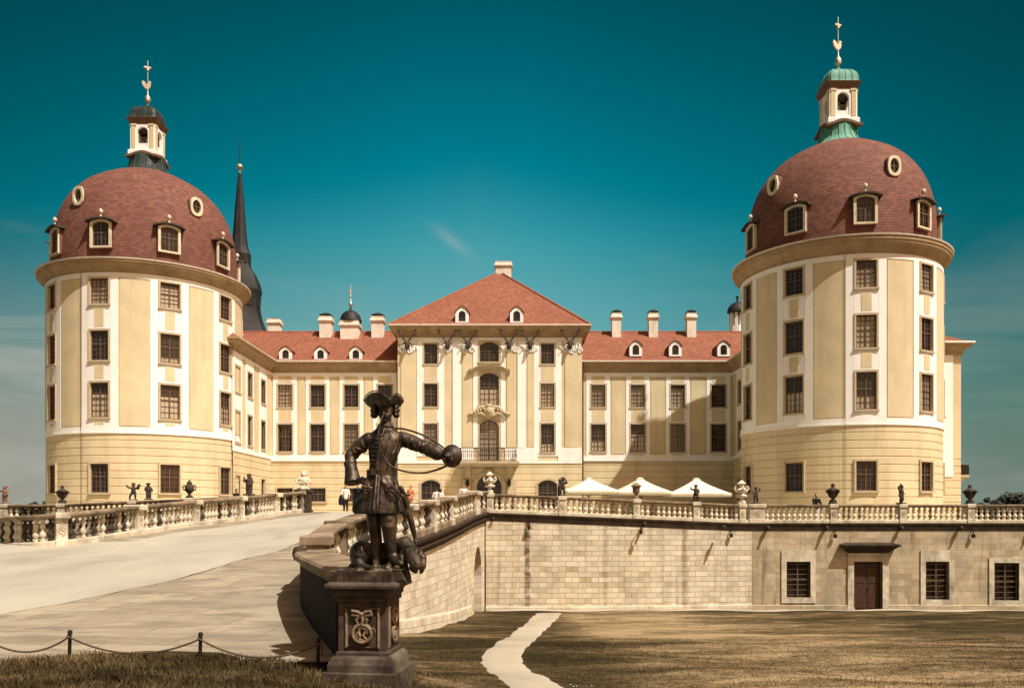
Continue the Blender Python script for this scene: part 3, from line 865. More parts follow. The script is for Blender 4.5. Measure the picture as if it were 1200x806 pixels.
# ---- capitals with stag heads
rr=random.Random(5)
for (a,b) in((468,487),(520,530),(541,554),(593,606),(617,627),(661,681)):
    caps=MB(); u0,u1=W(a,ZC),W(b,ZC); y=ZC-.06
    for k in range(7):
        x=u0+(u1-u0)*(k+.5)/7; z=E+fz(405+rr.random()*7); q=.16+.1*rr.random()
        pts=[(x+q*math.cos(t)*(1-t/9),y-.03,z+q*math.sin(t)*(1-t/9)*1.25) for t in [j*.45 for j in range(15)]]
        caps.tube(pts,.055,6)
    caps.bx(u0,u1,y-.02,y+.06,E+fz(402.5),E+fz(398.8))
    n=5
    for k in range(n):
        x=u0+(u1-u0)*(k+.5)/n; zt=E+fz(404+2*rr.random()); zb=E+fz(410+3*rr.random())
        caps.tube([(x,y-.04,zt),(x+.1*(rr.random()-.5),y-.05,(zt+zb)/2),(x+.15*(rr.random()-.5),y-.02,zb)],[.075,.06,.02],6)
    caps.build('stucco_capital',M['white'],pal)
hb=MB(); hb.ell((0,-.34,-.02),(.17,.22,.26),(R(25),0,0),12,8); hb.ell((0,-.52,-.24),(.10,.14,.20),(R(25),0,0),10,8); hb.caps((0,.1,-.25),.26,(0,-.3,-.05),.18,10)
for s in(-1,1): hb.ell((s*.24,-.3,.08),(.13,.05,.06),(0,s*R(-20),0),8,6)
hbm=hb.mesh('stag_head'); hbm.materials.append(M['patinastone'])
an=MB()
for s in(-1,1):
    an.tube([(s*.08,-.36,.16),(s*.26,-.36,.40),(s*.52,-.42,.72),(s*.66,-.46,1.02),(s*.62,-.46,1.28)],[.06,.055,.05,.04,.015],6)
    an.tube([(s*.22,-.37,.35),(s*.30,-.6,.46),(s*.28,-.68,.62)],[.045,.035,.012],6)
    an.tube([(s*.5,-.42,.7),(s*.80,-.5,.86),(s*.86,-.5,1.06)],[.045,.035,.012],6)
    an.tube([(s*.64,-.46,.98),(s*.86,-.46,1.22)],[.04,.012],6)
anm=an.mesh('antlers'); anm.materials.append(M['patinastone'])
for px in(477.5,524.5,548.2,596.5,621,667.5):
    o=link_mesh('stag_head',hbm,None); o.location=(W(px,ZC),ZC-.06,E+fz(404)); attach(o,pal)
    a=link_mesh('antlers',anm,None,o); 
# ---- cornices
cpro=[(-.04,0),(.12,.02),(.14,.30),(.22,.36),(.30,.52),(.62,.66),(.66,.86),(.72,.90),(.72,1.02),(-.3,1.06)]
for pts in ([(-27.5,63,E+12.2),(XL,63,E+12.2),(XL,ZF,E+12.2),(XA,ZF,E+12.2)],[(XB,ZF,E+12.2),(XR,ZF,E+12.2),(XR,63,E+12.2)],[(30,65,E+12.2),(34.2,65,E+12.2),(34.2,84.0,E+12.2)]):
    cw=MB(); sweep(cw,pts,[(a*.85,b*.85) for a,b in cpro]); cw.build('cornice',M['cornice'],pal,True,25)
cw=MB(); sweep(cw,[(XA,86,E+15.0),(XA,ZC,E+15.0),(XB,ZC,E+15.0),(XB,86,E+15.0)],[(a*.95,b*.85) for a,b in cpro])
cw.build('cornice',M['cornice'],pal,True,25)
for pts,z in(([(XL-.61,63,0),(XL+.62,63,0)][1:]+[(XL+.66,ZF-.66,0),(XA,ZF-.66,0)],13.08),([(XB,ZF-.66,0),(XR-.66,ZF-.66,0),(XR-.66,63,0)],13.08),([(XA-.7,86,0),(XA-.72,ZC-.72,0),(XB+.72,ZC-.72,0),(XB+.7,86,0)],15.88),([(29,65-.66,0),(34.9,65-.66,0),(34.9,84,0)],13.08)):
    gt=MB(); gt.tube([(p[0],p[1],E+z) for p in pts],.075,6); gt.build('gutter',M['gutter'],pal)
for x in(XA-.16,XB+.16):
    dp_=MB(); dp_.tube([(x,ZF-.62,E+13.0),(x,ZF-.5,E+12.4),(x,ZF-.14,E+11.9),(x,ZF-.14,E+PZ)],.06,7)
    for k in range(5): dp_.lathe([(.08,0),(.08,.06)],8,(x,ZF-.14,E+1+2.3*k))
    dp_.build('downpipe',M['grille'],pal)
# ---- roofs
rf=MB()
def slope(a,b,c,d):
    a,b,c,d=[Vector(v) for v in(a,b,c,d)]; e=(b-a).normalized(); n=(b-a).cross(d-a).normalized(); f=n.cross(e)
    uv=[((p-a).dot(e),(p-a).dot(f)) for p in(a,b,c,d)]
    rf.add([a,b,c,d],[(0,1,2,3)],uv)
ze=E+13.08; zr_=E+16.85
def gable(x0,x1,yf,yb):
    ym=(yf+yb)/2
    slope((x0,yf,ze),(x1,yf,ze),(x1,ym,zr_),(x0,ym,zr_)); slope((x1,yb,ze),(x0,yb,ze),(x0,ym,zr_),(x1,ym,zr_))
gable(-30,XA+.5,ZF-.62,84.6); gable(XB-.5,29,ZF-.62,84.6)
def gable_d(x0,x1,yf,yb,zt):
    xm=(x0+x1)/2; h=(x1-x0)/2
    slope((x0,yb,ze),(x0,yf,ze),(xm,yf+h,zt),(xm,yb-h,zt)); slope((x1,yf,ze),(x1,yb,ze),(xm,yb-h,zt),(xm,yf+h,zt))
    for (y,yy) in((yf,yf+h),(yb,yb-h)):
        a,b=(x0,y,ze),(x1,y,ze)
        if y==yb: a,b=b,a
        slope(a,b,(xm,yy,zt),(xm,yy,zt))
gable_d(-33.5,XL+.62,62.5,84.63,E+17.6); gable_d(XR-.62,34.86,64.35,84.63,E+17.6)
# pavilion hip
zpe=E+15.9; ap=W(585,79.5); yq=80.2; za=H(321,80.2)
x0,x1=XA-.68,XB+.68; y0,y1=ZC-.68,88.6
slope((x0,y0,zpe),(x1,y0,zpe),(ap+.3,yq,za),(ap-.3,yq,za)); slope((x1,y0,zpe),(x1,y1,zpe),(ap+.3,yq,za),(ap+.3,yq,za))
slope((x1,y1,zpe),(x0,y1,zpe),(ap-.3,yq,za),(ap+.3,yq,za)); slope((x0,y1,zpe),(x0,y0,zpe),(ap-.3,yq,za),(ap-.3,yq,za))
roof=rf.build('roof',M['roof'],pal,False)
for a,b in(((x0,y0,zpe),(ap-.3,yq,za)),((x1,y0,zpe),(ap+.3,yq,za)),((-28,78.5,zr_),(XA,78.5,zr_)),((XB,78.5,zr_),(27,78.5,zr_))):
    rg=MB(); a,b=Vector(a),Vector(b); n=int((b-a).length/.4)
    for k in range(n):
        p,q=a.lerp(b,k/n),a.lerp(b,(k+1.12)/n); rg.tube([p,q],[.13,.105],6)
    rg.build('ridge_tiles',M['ridge'],roof)
# ---- chimneys
def chimney(px,d,ytop,ybot,w,cap=True):
    x=W(px,d); zt=H(ytop,d); zb=H(ybot,d)-1.2
    m=MB(); h=w/2
    m.bx(x-h,x+h,d-h,d+h,zb,zt-.62)
    m.rings([(x-h,x+h,d-h,d+h,zt-.62),(x-h-.13,x+h+.13,d-h-.13,d+h+.13,zt-.50),(x-h-.13,x+h+.13,d-h-.13,d+h+.13,zt-.36),(x-h-.02,x+h+.02,d-h-.02,d+h+.02,zt-.26),(x-h-.04,x+h+.04,d-h-.04,d+h+.04,zt-.06)])
    c=m.build('chimney',M['chimney'],pal,False)
    k=MB()
    if cap:
        V=[(x-h-.02,d-h,zt+.0),(x+h+.02,d-h,zt+.0),(x+h+.02,d+h,zt+.0),(x-h-.02,d+h,zt+.0)]
        k.rings([(x-h*.8,x+h*.8,d-h*.8,d+h*.8,zt-.08),(x-h*.8,x+h*.8,d-h*.8,d+h*.8,zt+.04),(x-h-.05,x+h+.05,d-h-.05,d+h+.05,zt+.06),(x-h*.35,x+h*.35,d-h*.35,d+h*.35,zt+.30)])
    else: k.bx(x-h*.75,x+h*.75,d-h*.75,d+h*.75,zt-.07,zt+.02)
    k.build('cowl',M['soot'],c,False)
    b=MB(); b.bx(x-h-.135,x+h+.135,d-h-.135,d+h+.135,zt-.485,zt-.375); 
    fl=MB(); 
    return c
chimney(382.5,77.8,371,394,1.05); chimney(443,77.8,371,394,1.05); chimney(322,84.5,374,398,1.1,False)
for px in(722,765,809.5): chimney(px,77.8,367,392,.82)
chimney(590,82.5,308,327,1.5,False)
# chimney with a little onion cupola
c=chimney(411,77.8,377,395,1.6,False)
cu=MB(); x,y,z=W(411,77.8),77.8,H(377,77.8)
cu.lathe([(1.02,.0),(.98,.12),(.92,.3),(.80,.62),(.55,.86),(.28,.98),(.12,1.08),(.09,1.3)],20,(x,y,z),cap=False); cu.build('cupola',M['slate'],c,True,60)
fi=MB(); fi.lathe([(.05,1.25),(.16,1.5),(.18,1.62),(.10,1.78),(.04,1.9),(.03,3.3),(.001,3.4)],10,(x,y,z)); fi.ell((x,y,z+2.3),(.10,.10,.12),n=8,m=6); fi.bx(x-.2,x+.12,y-.02,y+.02,z+2.65,z+2.95); fi.build('finial',M['gold'],c)
# ---- roof dormers
def dormer(px,d,ytop,ybot,w):
    x=W(px,d); zt=H(ytop,d); zb=H(ybot,d); h=zt-zb
    b=MB(); hw=w/2
    o=[(-hw,0),(-hw,h*.60),(-hw*.5,h*.87),(0,h),(hw*.5,h*.87),(hw,h*.60),(hw,0)]
    i=[(-hw*.52,.13),(-hw*.52,h*.60),(-hw*.26,h*.72),(0,h*.75),(hw*.26,h*.72),(hw*.52,h*.60),(hw*.52,.13)]
    f=MB(); ringmesh(f,o,i,-.05,.08); f.v=[(v[0]+x,v[1]+d,v[2]+zb) for v in f.v]
    dd=f.build('dormer',M['white'],pal,False)
    V=[(p[0]*1.0+x,d+.08,p[1]+zb) for p in o]+[(p[0]*1.0+x,d+3.2,p[1]+zb) for p in o]
    b.add(V,[(k,k+1,8+k,7+k) for k in range(6)]); 
    ov=[(p[0]*1.12,p[1]+.05) for p in o[1:6]]
    for k in range(4):
        b.add([(ov[k][0]+x,d-.14,ov[k][1]+zb),(ov[k+1][0]+x,d-.14,ov[k+1][1]+zb),(ov[k+1][0]+x,d+3.2,ov[k+1][1]+zb),(ov[k][0]+x,d+3.2,ov[k][1]+zb),
               (ov[k][0]+x,d-.14,ov[k][1]+zb+.05),(ov[k+1][0]+x,d-.14,ov[k+1][1]+zb+.05),(ov[k+1][0]+x,d+3.2,ov[k+1][1]+zb+.05),(ov[k][0]+x,d+3.2,ov[k][1]+zb+.05)],[(0,1,2,3),(4,5,6,7),(0,1,5,4),(3,2,6,7)])
    b.build('cheeks_and_roof',M['ridge'],dd,False)
    p=MB(); p.add([(q[0]+x,d+.03,q[1]+zb) for q in i],[tuple(range(7))])
    p.bx(x-.03,x+.03,d-.02,d+.025,zb+.13,zb+h*.73); p.bx(x-hw*.5,x+hw*.5,d-.015,d+.02,zb+h*.42,zb+h*.47)
    p.build('pane',M['glass'],dd,False)
for px in(334.7,375.7,417): dormer(px,72.85,406,422,1.08)
for px in(745,791.4,848): dormer(px,73.15,399.5,417.5,1.08)
for px in(541.5,605.5): dormer(px,71.5,359.5,378.5,1.12)
for (yy) in(66.6,): pass
# ---- hood, cartouche, balcony, portal of the middle axis
hd=MB(); u=W(573.3,ZC)
o=[(p[0]+u,p[1]) for p in arch_pts(-1.45,1.45,fz(427.5),.42,10)]
o=[(o[0][0]-.3,o[0][1]-.06)]+o+[(o[-1][0]+.3,o[-1][1]-.06)]
n=len(o); V=[]
for (yy,dz) in((.02,-.34),(-.18,-.30),(-.22,-.14),(-.42,-.08),(-.46,.04),(-.1,.10),(.02,.10)): V+=[(x,ZC+yy,E+z+dz) for x,z in o]
hd.add(V,[(j*n+k,j*n+k+1,(j+1)*n+k+1,(j+1)*n+k) for j in range(6) for k in range(n-1)]+[tuple(j*n for j in range(7)),tuple(j*n+n-1 for j in range(7))])
hd.build('window_hood',M['tan'],pal,True,30)
ct=MB(); zc=fz(483)
ct.ell((u,ZC-.25,E+zc),(.5,.28,.55)); ct.ell((u,ZC-.42,E+zc+.1),(.28,.2,.34)); ct.ell((u,ZC-.35,E+zc+.5),(.3,.2,.16))
for s in(-1,1):
    ct.tube([(u+s*.35,ZC-.22,E+zc+.42),(u+s*.75,ZC-.25,E+zc+.40),(u+s*1.15,ZC-.2,E+zc+.05),(u+s*1.5,ZC-.15,E+zc-.18),(u+s*1.75,ZC-.12,E+zc-.12)],[.16,.17,.15,.12,.08],8)
    ct.tube([(u+s*.3,ZC-.28,E+zc-.35),(u+s*.7,ZC-.3,E+zc-.1),(u+s*1.05,ZC-.26,E+zc-.2),(u+s*1.25,ZC-.2,E+zc-.45)],[.13,.13,.11,.06],8)
    for k in range(5):
        ct.ell((u+s*(.45+.26*k),ZC-.3,E+zc+.28-.11*k),(.11,.1,.13),n=8,m=6)
ct.build('cartouche',M['tan'],pal)
zb=fz(541.5); bl=MB()
XB0,XB1=W(538.5,ZC-1.2),W(605.5,ZC-1.2)
sweep(bl,[(XB0,ZC-.02,E+zb-.42),(XB0,ZC-1.35,E+zb-.42),(XB1,ZC-1.35,E+zb-.42),(XB1,ZC-.02,E+zb-.42)],[(-.05,0),(.04,.02),(.08,.18),(.2,.24),(.22,.40),(-.05,.42)])
bl.bx(XB0,XB1,ZC-1.35,ZC-.045,E+zb-.40,E+zb-.005)
bal=bl.build('balcony',M['tan'],pal,True,25)
ra=MB(); zr0=E+zb; hgt=1.12
pth=[(XB0+.05,ZC-.1),(XB0+.05,ZC-1.28),(XB1-.05,ZC-1.28),(XB1-.05,ZC-.1)]
for z in(.08,hgt*.72,hgt): ra.tube([(p[0],p[1],zr0+z) for p in pth],.028,6)
for (a,b) in zip(pth[:-1],pth[1:]):
    a,b=Vector((*a,0)),Vector((*b,0)); L=(b-a).length; n=int(L/.15)
    for k in range(n+1):
        p=a.lerp(b,k/n); ra.tube([(p.x,p.y,zr0),(p.x,p.y,zr0+hgt)],.016,5)
        if k%2==0: ra.tube([(p.x+.05*math.cos(t),p.y,zr0+.5+.16*math.sin(t)) for t in [j*.7 for j in range(10)]],.012,4)
ra.build('railing',M['iron'],bal)
cb=MB()
for s in(-1,1):
    x=u+s*1.75
    for k in range(6):
        t=k/6; cb.bx(x-.25+.002*k,x+.25-.002*k,ZC-1.15+.95*t**.7,ZC-.02,E+zb-.42-.17*(k+1),E+zb-.42-.17*k-.001)
    cb.ell((x,ZC-.5,E+zb-.75),(.27,.3,.22))
cb.ell((u,ZC-.2,E+zb-.85),(.35,.3,.42)); cb.build('corbels',M['tan'],bal)
po=MB()
oo=outline(2.9,H(552,ZC)-E+.55,1.05); ii=outline(2.1,H(556,ZC)-E+.55,.9)
f=MB(); ringmesh(f,oo,ii,-.12,.05,False); f.v=[(v[0]+u,v[1]+ZC,v[2]+E-.55) for v in f.v]; po=f
for s in(-1,1):
    po.bx(u+s*1.9-.38,u+s*1.9+.38,ZC-.35,ZC-.01,E-.9,E+zb-1.5)
po.build('portal_surround',M['tan'],pal,True,30)
for s,px in((-1,548),(1,596.5)):
    q=MB(); x=W(px,ZC); z=H(564,ZC)
    q.tube([(x,ZC,z+.1),(x,ZC-.35,z+.25),(x,ZC-.42,z+.12)],.03,6); q.lathe([(.05,.1),(.17,.0),(.14,-.35),(.06,-.42),(.001,-.45)],8,(x,ZC-.42,z)); q.build('wall_lamp',M['iron'],pal)
# outside balcony on the far right flank
q=MB(); q.bx(34.2,34.95,65.15,66.8,H(559,65.5),H(556.5,65.5)); q.rings([(34.2,34.3,65.3,66.6,H(565,65.5)),(34.2,34.8,65.2,66.7,H(559.1,65.5))]); sbal=q.build('side_balcony',M['tan'],pal,False)
q=MB(); z0_,z1_=H(556.5,65.5),H(545,65.5)
for k in range(9): q.tube([(34.9,65.2+.19*k,z0_),(34.9,65.2+.19*k,z1_)],.025,5)
for k in range(4): q.tube([(34.25+.19*k,65.2,z0_),(34.25+.19*k,65.2,z1_)],.025,5)
q.tube([(34.2,65.2,z1_),(34.9,65.2,z1_),(34.9,66.75,z1_)],.045,6); q.bx(34.25,34.88,65.19,65.21,z0_+.06,z1_-.08); q.build('railing',M['iron'],sbal)

# ============================================================ slate spire and rear cupola
sx=W(281,92); sroot=thing('chapel_spire','tall needle spire clad in black slate rising behind the left tower','spire',(sx,92,E+10))
def sz(py): return H(py,92)-0
m=MB(); px=.092
prof=[(3.4,H(400,92)),(2.9,H(388,92)),(2.35,H(372,92)),(2.15,H(360,92)),(2.25,H(345,92)),(2.35,H(341,92)),(2.2,H(333,92)),(1.75,H(322,92)),(1.25,H(314,92)),(1.1,H(308,92)),(1.15,H(302,92)),(1.2,H(299,92)),(1.0,H(294,92)),(.85,H(288,92)),(.72,H(275,92)),(.55,H(250,92)),(.34,H(222,92)),(.17,H(203,92))]
m.lathe(prof,8,(sx,92,0),rotoff=R(22.5),cap=False); m.build('spire_cladding',M['slate'],sroot,True,20)
m=MB(); m.lathe([(.10,H(204,92)),(.10,H(200,92)),(.26,H(198.5,92)),(.36,H(196,92)),(.26,H(193.5,92)),(.06,H(192,92))],14,(sx,92,0)); m.build('gilded_ball',M['gold'],sroot)
m=MB(); m.lathe([(.06,H(192,92)),(.04,H(170,92)),(.02,H(163,92)),(.001,H(162.5,92))],8,(sx,92,0)); m.build('needle',M['iron'],sroot)
m=MB()
for k in range(8):
    a=R(45*k); 
    for (z,rr,w,h) in((H(306,92),1.10,.26,.7),(H(355,92),2.03,.45,1.1)):
        Mx=Matrix.Translation((sx,92,z))@Matrix.Rotation(a,4,'Z'); m.bx(-w,w,-rr-.04,-rr+.1,-h/2,h/2,Mx)
m.build('louvres',M['soot'],sroot,False)
cxx=W(864,96); cr_=thing('roof_lantern','small white open roof lantern with dark dome peeping out beside the right tower','lantern',(cxx,96,H(392,96)))
m=MB()
for k in range(8):
    a=R(45*k+22.5); m.bx(-.14,.14,-.14,.14,H(402,96),H(367,96),Matrix.Translation((cxx+.75*math.cos(a),96+.75*math.sin(a),0))@Matrix.Rotation(a,4,'Z'))
m.lathe([(.95,H(402,96)),(.95,H(383,96)),(.8,H(382.5,96))],8,(cxx,96,0)); m.build('posts',M['white'],cr_,False)
m=MB(); m.lathe([(.9,H(367.5,96)),(1.15,H(366,96)),(1.12,H(364,96)),(1.02,H(361,96)),(.75,H(357,96)),(.4,H(355,96)),(.14,H(353.5,96)),(.1,H(350,96)),(.2,H(348,96)),(.001,H(346,96))],16,(cxx,96,0)); m.build('dome',M['slate'],cr_,True,40)
# ============================================================ terrain
def lerp_tab(t,x):
    if x<=t[0][0]: return t[0][1]
    for (a,b),(c,d) in zip(t[:-1],t[1:]):
        if x<=c:
            k=(x-a)/(c-a); return b+(d-b)*k
    return t[-1][1]
ZLT=[(9,-2.12),(14,-2.55),(20,-3.05),(27,-3.75),(35,-4.38),(44,-4.95),(47,-5.2)]
ZRT=[(11.2,-1.9),(13.5,-1.84),(16.5,-1.66),(19.5,-1.36),(22.5,-1.09),(27,-.80),(30,-.60),(34,-.36),(37,-.2),(40,-.03),(45,.18),(47,.2)]
ZRL=[(11.2,-1.9),(13.5,-1.85),(16.5,-1.74),(22,-1.46),(28.2,-1.04),(32.6,-.73),(36,-.45),(39.3,-.24),(42.2,-.0),(44.8,.18),(47,.2)]
def zl(x,y):
    k=lerp_tab(ZLT,y)
    s=min(1,max(0,(x+2.6)/2.0))                 # left of the ramp end the grass stays level
    if y<12: k=-1.9+(k+1.9)*s
    return E+k
def zr(y,x=None):
    if x is None: return E+lerp_tab(ZRT,y)
    a=lerp_tab([(11,-12.),(20,-14.5),(28.2,-14.9),(32.6,-14.45),(36,-13.4),(45,-10.95)],y); b_=lerp_tab([(11,-2.),(17,-3.95),(23,-4.1),(27,-3.35),(35,-2.35),(46,-1.5)],y)
    t=min(1,max(0,(x-a)/(b_-a))); t=t*t*(3-2*t)
    return E+lerp_tab(ZRL,y)*(1-t)+lerp_tab(ZRT,y)*t
def zt(x):
    d=abs(x+6.4); return E+lerp_tab([(5,.2),(19,-.38)],d)

def lawn_colour(n,ob):
    big=noise(n,coords(n,'Object',scale=(.30,.85,1)),.30,7,.62,.6); mid=noise(n,coords(n,'Object',scale=(.45,1.2,1)),1.5,7,.68,.3); fine=noise(n,coords(n,'Object',scale=(.6,1,1)),22,4,.7)
    clump=noise(n,coords(n,'Object',scale=(.8,1,1)),5.5,6,.72,.2)
    a=mth(n,'ADD',mth(n,'ADD',mth(n,'MULTIPLY',big,.42),mth(n,'MULTIPLY',clump,.22)),mth(n,'ADD',mth(n,'MULTIPLY',mid,.28),mth(n,'MULTIPLY',fine,.08)))
    # greener by the ramp foot and path, scorched in the open middle, browner to the right with lens vignette darkening painted in
    sx=node(n,'ShaderNodeSeparateXYZ'); n.links.new(ob,sx.inputs[0])
    off=ramp(n,mth(n,'DIVIDE',mth(n,'ADD',sx.outputs[0],10.),40.),[(.19,.475),(.26,.445),(.285,.455),(.325,.535),(.42,.55),(.55,.475),(.75,.43),(1.,.42)])
    a=mth(n,'ADD',a,mth(n,'SUBTRACT',off,.5))
    c=ramp(n,a,[(.42,(.042,.032,.014)),(.475,(.095,.068,.032)),(.52,(.19,.135,.068)),(.585,(.42,.31,.175))])
    return c,mid,fine
def mk_lawn():
    m=bpy.data.materials.new('dry_lawn'); n,p=nt(m); ob=coords(n,'Object')
    c,mid,fine=lawn_colour(n,ob)
    c=mixc(n,.6,c,ramp(n,fine,[(.3,.35),(.7,1.)]),'MULTIPLY')
    n.links.new(c,p.inputs['Base Color']); seti(p,Roughness=.95); p.inputs['Specular IOR Level'].default_value=.05
    bump(n,p,mth(n,'ADD',fine,mth(n,'MULTIPLY',mid,2.)),.8,.05)
    return m
def mk_sand(name,c,slabs=False):
    m=bpy.data.materials.new(name); n,p=nt(m); ob=coords(n,'Object')
    f=noise(n,coords(n,'Object',scale=(1,.5,1)),.45,7,.6,.4); g=noise(n,ob,30,5,.7)
    k=ramp(n,f,[(.32,tuple(x*.78 for x in c)),(.5,c),(.72,tuple(min(1,x*1.15) for x in c))])
    k=mixc(n,.3,k,ramp(n,g,[(.3,.55),(.65,1.)]),'MULTIPLY')
    h=g
    if slabs:
        b=node(n,'ShaderNodeTexBrick'); b.offset=.5; seti(b,Scale=1.,Mortar_Size=.022,Mortar_Smooth=.4,Bias=0.,Brick_Width=1.9,Row_Height=.95)
        wob=node(n,'ShaderNodeMix',data_type='RGBA',blend_type='LINEAR_LIGHT'); wob.inputs[0].default_value=.12
        nz=node(n,'ShaderNodeTexNoise'); nz.inputs['Scale'].default_value=.8; n.links.new(ob,nz.inputs['Vector'])
        n.links.new(coords(n,'Object',rot=(0,0,R(8))),wob.inputs[6]); n.links.new(nz.outputs['Color'],wob.inputs[7]); n.links.new(wob.outputs[2],b.inputs['Vector'])
        b.inputs['Color1'].default_value=(.62,.62,.62,1); b.inputs['Color2'].default_value=(1,1,1,1); b.inputs['Mortar'].default_value=(.30,.28,.25,1)
        k=mixc(n,.55,k,b.outputs['Color'],'MULTIPLY')
        st=noise(n,coords(n,'Object',scale=(.6,1.6,1)),1.1,7,.65,.8)
        k=mixc(n,ramp(n,st,[(.44,0.),(.60,.85)]),k,tuple(x*.50 for x in c))
        h=mth(n,'ADD',g,mth(n,'MULTIPLY',b.outputs['Fac'],-1.5))
    n.links.new(k,p.inputs['Base Color']); seti(p,Roughness=.92); p.inputs['Specular IOR Level'].default_value=.12
    bump(n,p,h,.35,.02)
    return m
M['lawn']=mk_lawn(); M['sand']=mk_sand('pale_compacted_sand',(.405,.375,.30)); M['flags']=mk_sand('worn_flagstones',(.385,.325,.235),True); M['path']=mk_sand('gravel_path',(.42,.37,.28))
M['terrace']=mk_sand('terrace_gravel',(.48,.43,.33))
M['field']=plain('far_meadow',(.06,.05,.02),.95,.3,.05,.2,2)

def grid(name,xs,ys,f,mat,kind='structure'):
    V=[(x,y,f(x,y)) for y in ys for x in xs]; n=len(xs)
    Fc=[(j*n+i,j*n+i+1,(j+1)*n+i+1,(j+1)*n+i) for j in range(len(ys)-1) for i in range(n-1)]
    mb=MB(); mb.add(V,Fc); o=mb.build(name,mat,None,True,60); tag(o,kind=kind); return o
fr=lambda a,b,n:[a+(b-a)*k/n for k in range(n+1)]
rn=random.Random(11)
bumps={}
def gz(x,y):
    z=zl(x,y)
    if y<47 and y>8: z+=.03*math.sin(x*1.3+y*.7)+.02*math.sin(y*2.1-x*.6)
    return z
xs=[-2500,-900,-300,-120,-60]+fr(-40,-6,17)+fr(-5,12,68)+fr(13,45,32)+[60,120,300,900,2500]
ys=[-300,-80,-20,-5,2]+fr(5,16,44)+fr(17,48,62)+[60,120,300,900,3000]
ground=grid('lawn',xs,ys,gz,M['lawn'])
tag(ground,'sun scorched lawn sloping down to the foot of the terrace walls')
# ramp: sheet between its two balustrades
LP=[(-17.5,22.5),(-14.9,28.2),(-14.45,32.6),(-13.4,36),(-12.6,39.3),(-11.7,42.2),(-10.95,44.8)]      # left edge
RP=[(-2.05,11.15),(-3.92,16.9),(-4.2,19.5),(-4.08,22.8),(-3.35,27),(-2.75,31),(-2.35,35),(-2.0,40),(-1.66,44.0),(-1.5,46.4)]   # right edge
def edge(P_,y):
    t=[(b,a) for a,b in P_]; return lerp_tab(t,y)
def lx(y): return lerp_tab([(28.6,-30),(29.5,-24),(31.,-16.5),(32.6,-14.45),(36,-13.4),(39.3,-12.6),(42.2,-11.7),(44.8,-10.95)],y)
def rx(y): return edge(RP,y)-.05 if y>11.15 else -2.05-.05
V=[];ny=[11.05,11.3]+fr(11.8,47,60)
mb=MB(); NX=24
for y in ny:
    a,b=lx(y)-.2,rx(y)+ (0 if y>11.3 else 0)
    for k in range(NX+1):
        x=a+(b-a)*k/NX; V.append((x,y,zr(y,x)+.012*math.sin(x*2+y)+.004 + (.0)))
mb.add(V,[(j*(NX+1)+i,j*(NX+1)+i+1,(j+1)*(NX+1)+i+1,(j+1)*(NX+1)+i) for j in range(len(ny)-1) for i in range(NX)])
rp=mb.build('ramp',M['sand'],None,True,60); tag(rp,'broad pale sandy ramp climbing to the palace',kind='structure')
def fx(y): return lerp_tab([(11,-12.5),(14.3,-9.3),(21,-7.1),(30,-6.3),(47,-5.6)],y)
mb=MB(); V=[]; NX=10
for y in ny:
    a,b=fx(y)+.12*math.sin(y*1.1),rx(y)-.002
    for k in range(NX+1):
        x=a+(b-a)*k/NX; V.append((x,y,zr(y,x)+.012*math.sin(x*2+y)+.014))
mb.add(V,[(j*(NX+1)+i,j*(NX+1)+i+1,(j+1)*(NX+1)+i+1,(j+1)*(NX+1)+i) for j in range(len(ny)-1) for i in range(NX)])
fl=mb.build('flagstones',M['flags'],None,True,60); tag(fl,'worn flagstone lane along the right side of the ramp',kind='structure')
mb=MB(); V=[]; NX=3
for y in [q for q in ny if q>29.5]:
    a,b=edge(LP,y)-.1,edge(LP,y)+1.25+.15*math.sin(y*.9)
    for k in range(NX+1):
        x=a+(b-a)*k/NX; V.append((x,y,zr(y,x)+.012*math.sin(x*2+y)+.012))
m_=NX+1; mb.add(V,[(j*m_+i,j*m_+i+1,(j+1)*m_+i+1,(j+1)*m_+i) for j in range(len(V)//m_-1) for i in range(NX)])
tag(mb.build('paved_margin',M['flags'],None,True,60),'stone margin along the foot of the left ramp balustrade',kind='structure')
mb=MB(); V=[]
for k in range(120):
    y=11.3+k*.3; x=fx(y)+.12*math.sin(y*1.1)+.03*math.sin(k*1.9); wd_=.012+.02*(.5+.5*math.sin(k*.7))*(.5+.5*math.sin(k*.23+1))
    z=zr(y,x)+.012*math.sin(x*2+y)+.022; V+=[(x-wd_,y,z),(x+wd_,y,z)]
mb.add(V,[(2*k,2*k+1,2*k+3,2*k+2) for k in range(119)])
tag(mb.build('pavement_joint',plain('dirt_filled_joint',(.07,.05,.035),.95,.4,4,.2),None,False),'dark dirt filled joint between sand and flagstones',kind='structure')
# terrace floor
def yfront(x):
    return lerp_tab([(-36,47.1),(-26,47.3),(-21.5,47.1),(-17.3,46.8),(-13.8,46.5),(-11.6,46.3),(-1.5,46.25),(-1.42,46.35)]+[(p[0],p[1]) for p in TBP]+[(13.3,47.42)],x)
TBP=[(-1.42+14.47*k/12,46.35+1.05*k/12-.35*math.sin(math.pi*k/12)) for k in range(13)]
xs_=fr(-48,-12.5,12)+fr(-11.4,-1.45,8)+fr(-1.3,13,14)+fr(13.5,48,10)
mb=MB(); V=[]; fy=[0,.01,.03,.08,.2,.4,.7,1.]
for f_ in fy:
    for x in xs_: y=yfront(x); V.append((x,y+(110-y)*f_,zt(x)-(.02 if f_==0 else 0)))
m_=len(xs_); mb.add(V,[(j*m_+i,j*m_+i+1,(j+1)*m_+i+1,(j+1)*m_+i) for j in range(len(fy)-1) for i in range(m_-1)])
tag(mb.build('terrace',M['terrace'],None,True,60),'pale gravel terrace around the palace',kind='structure')
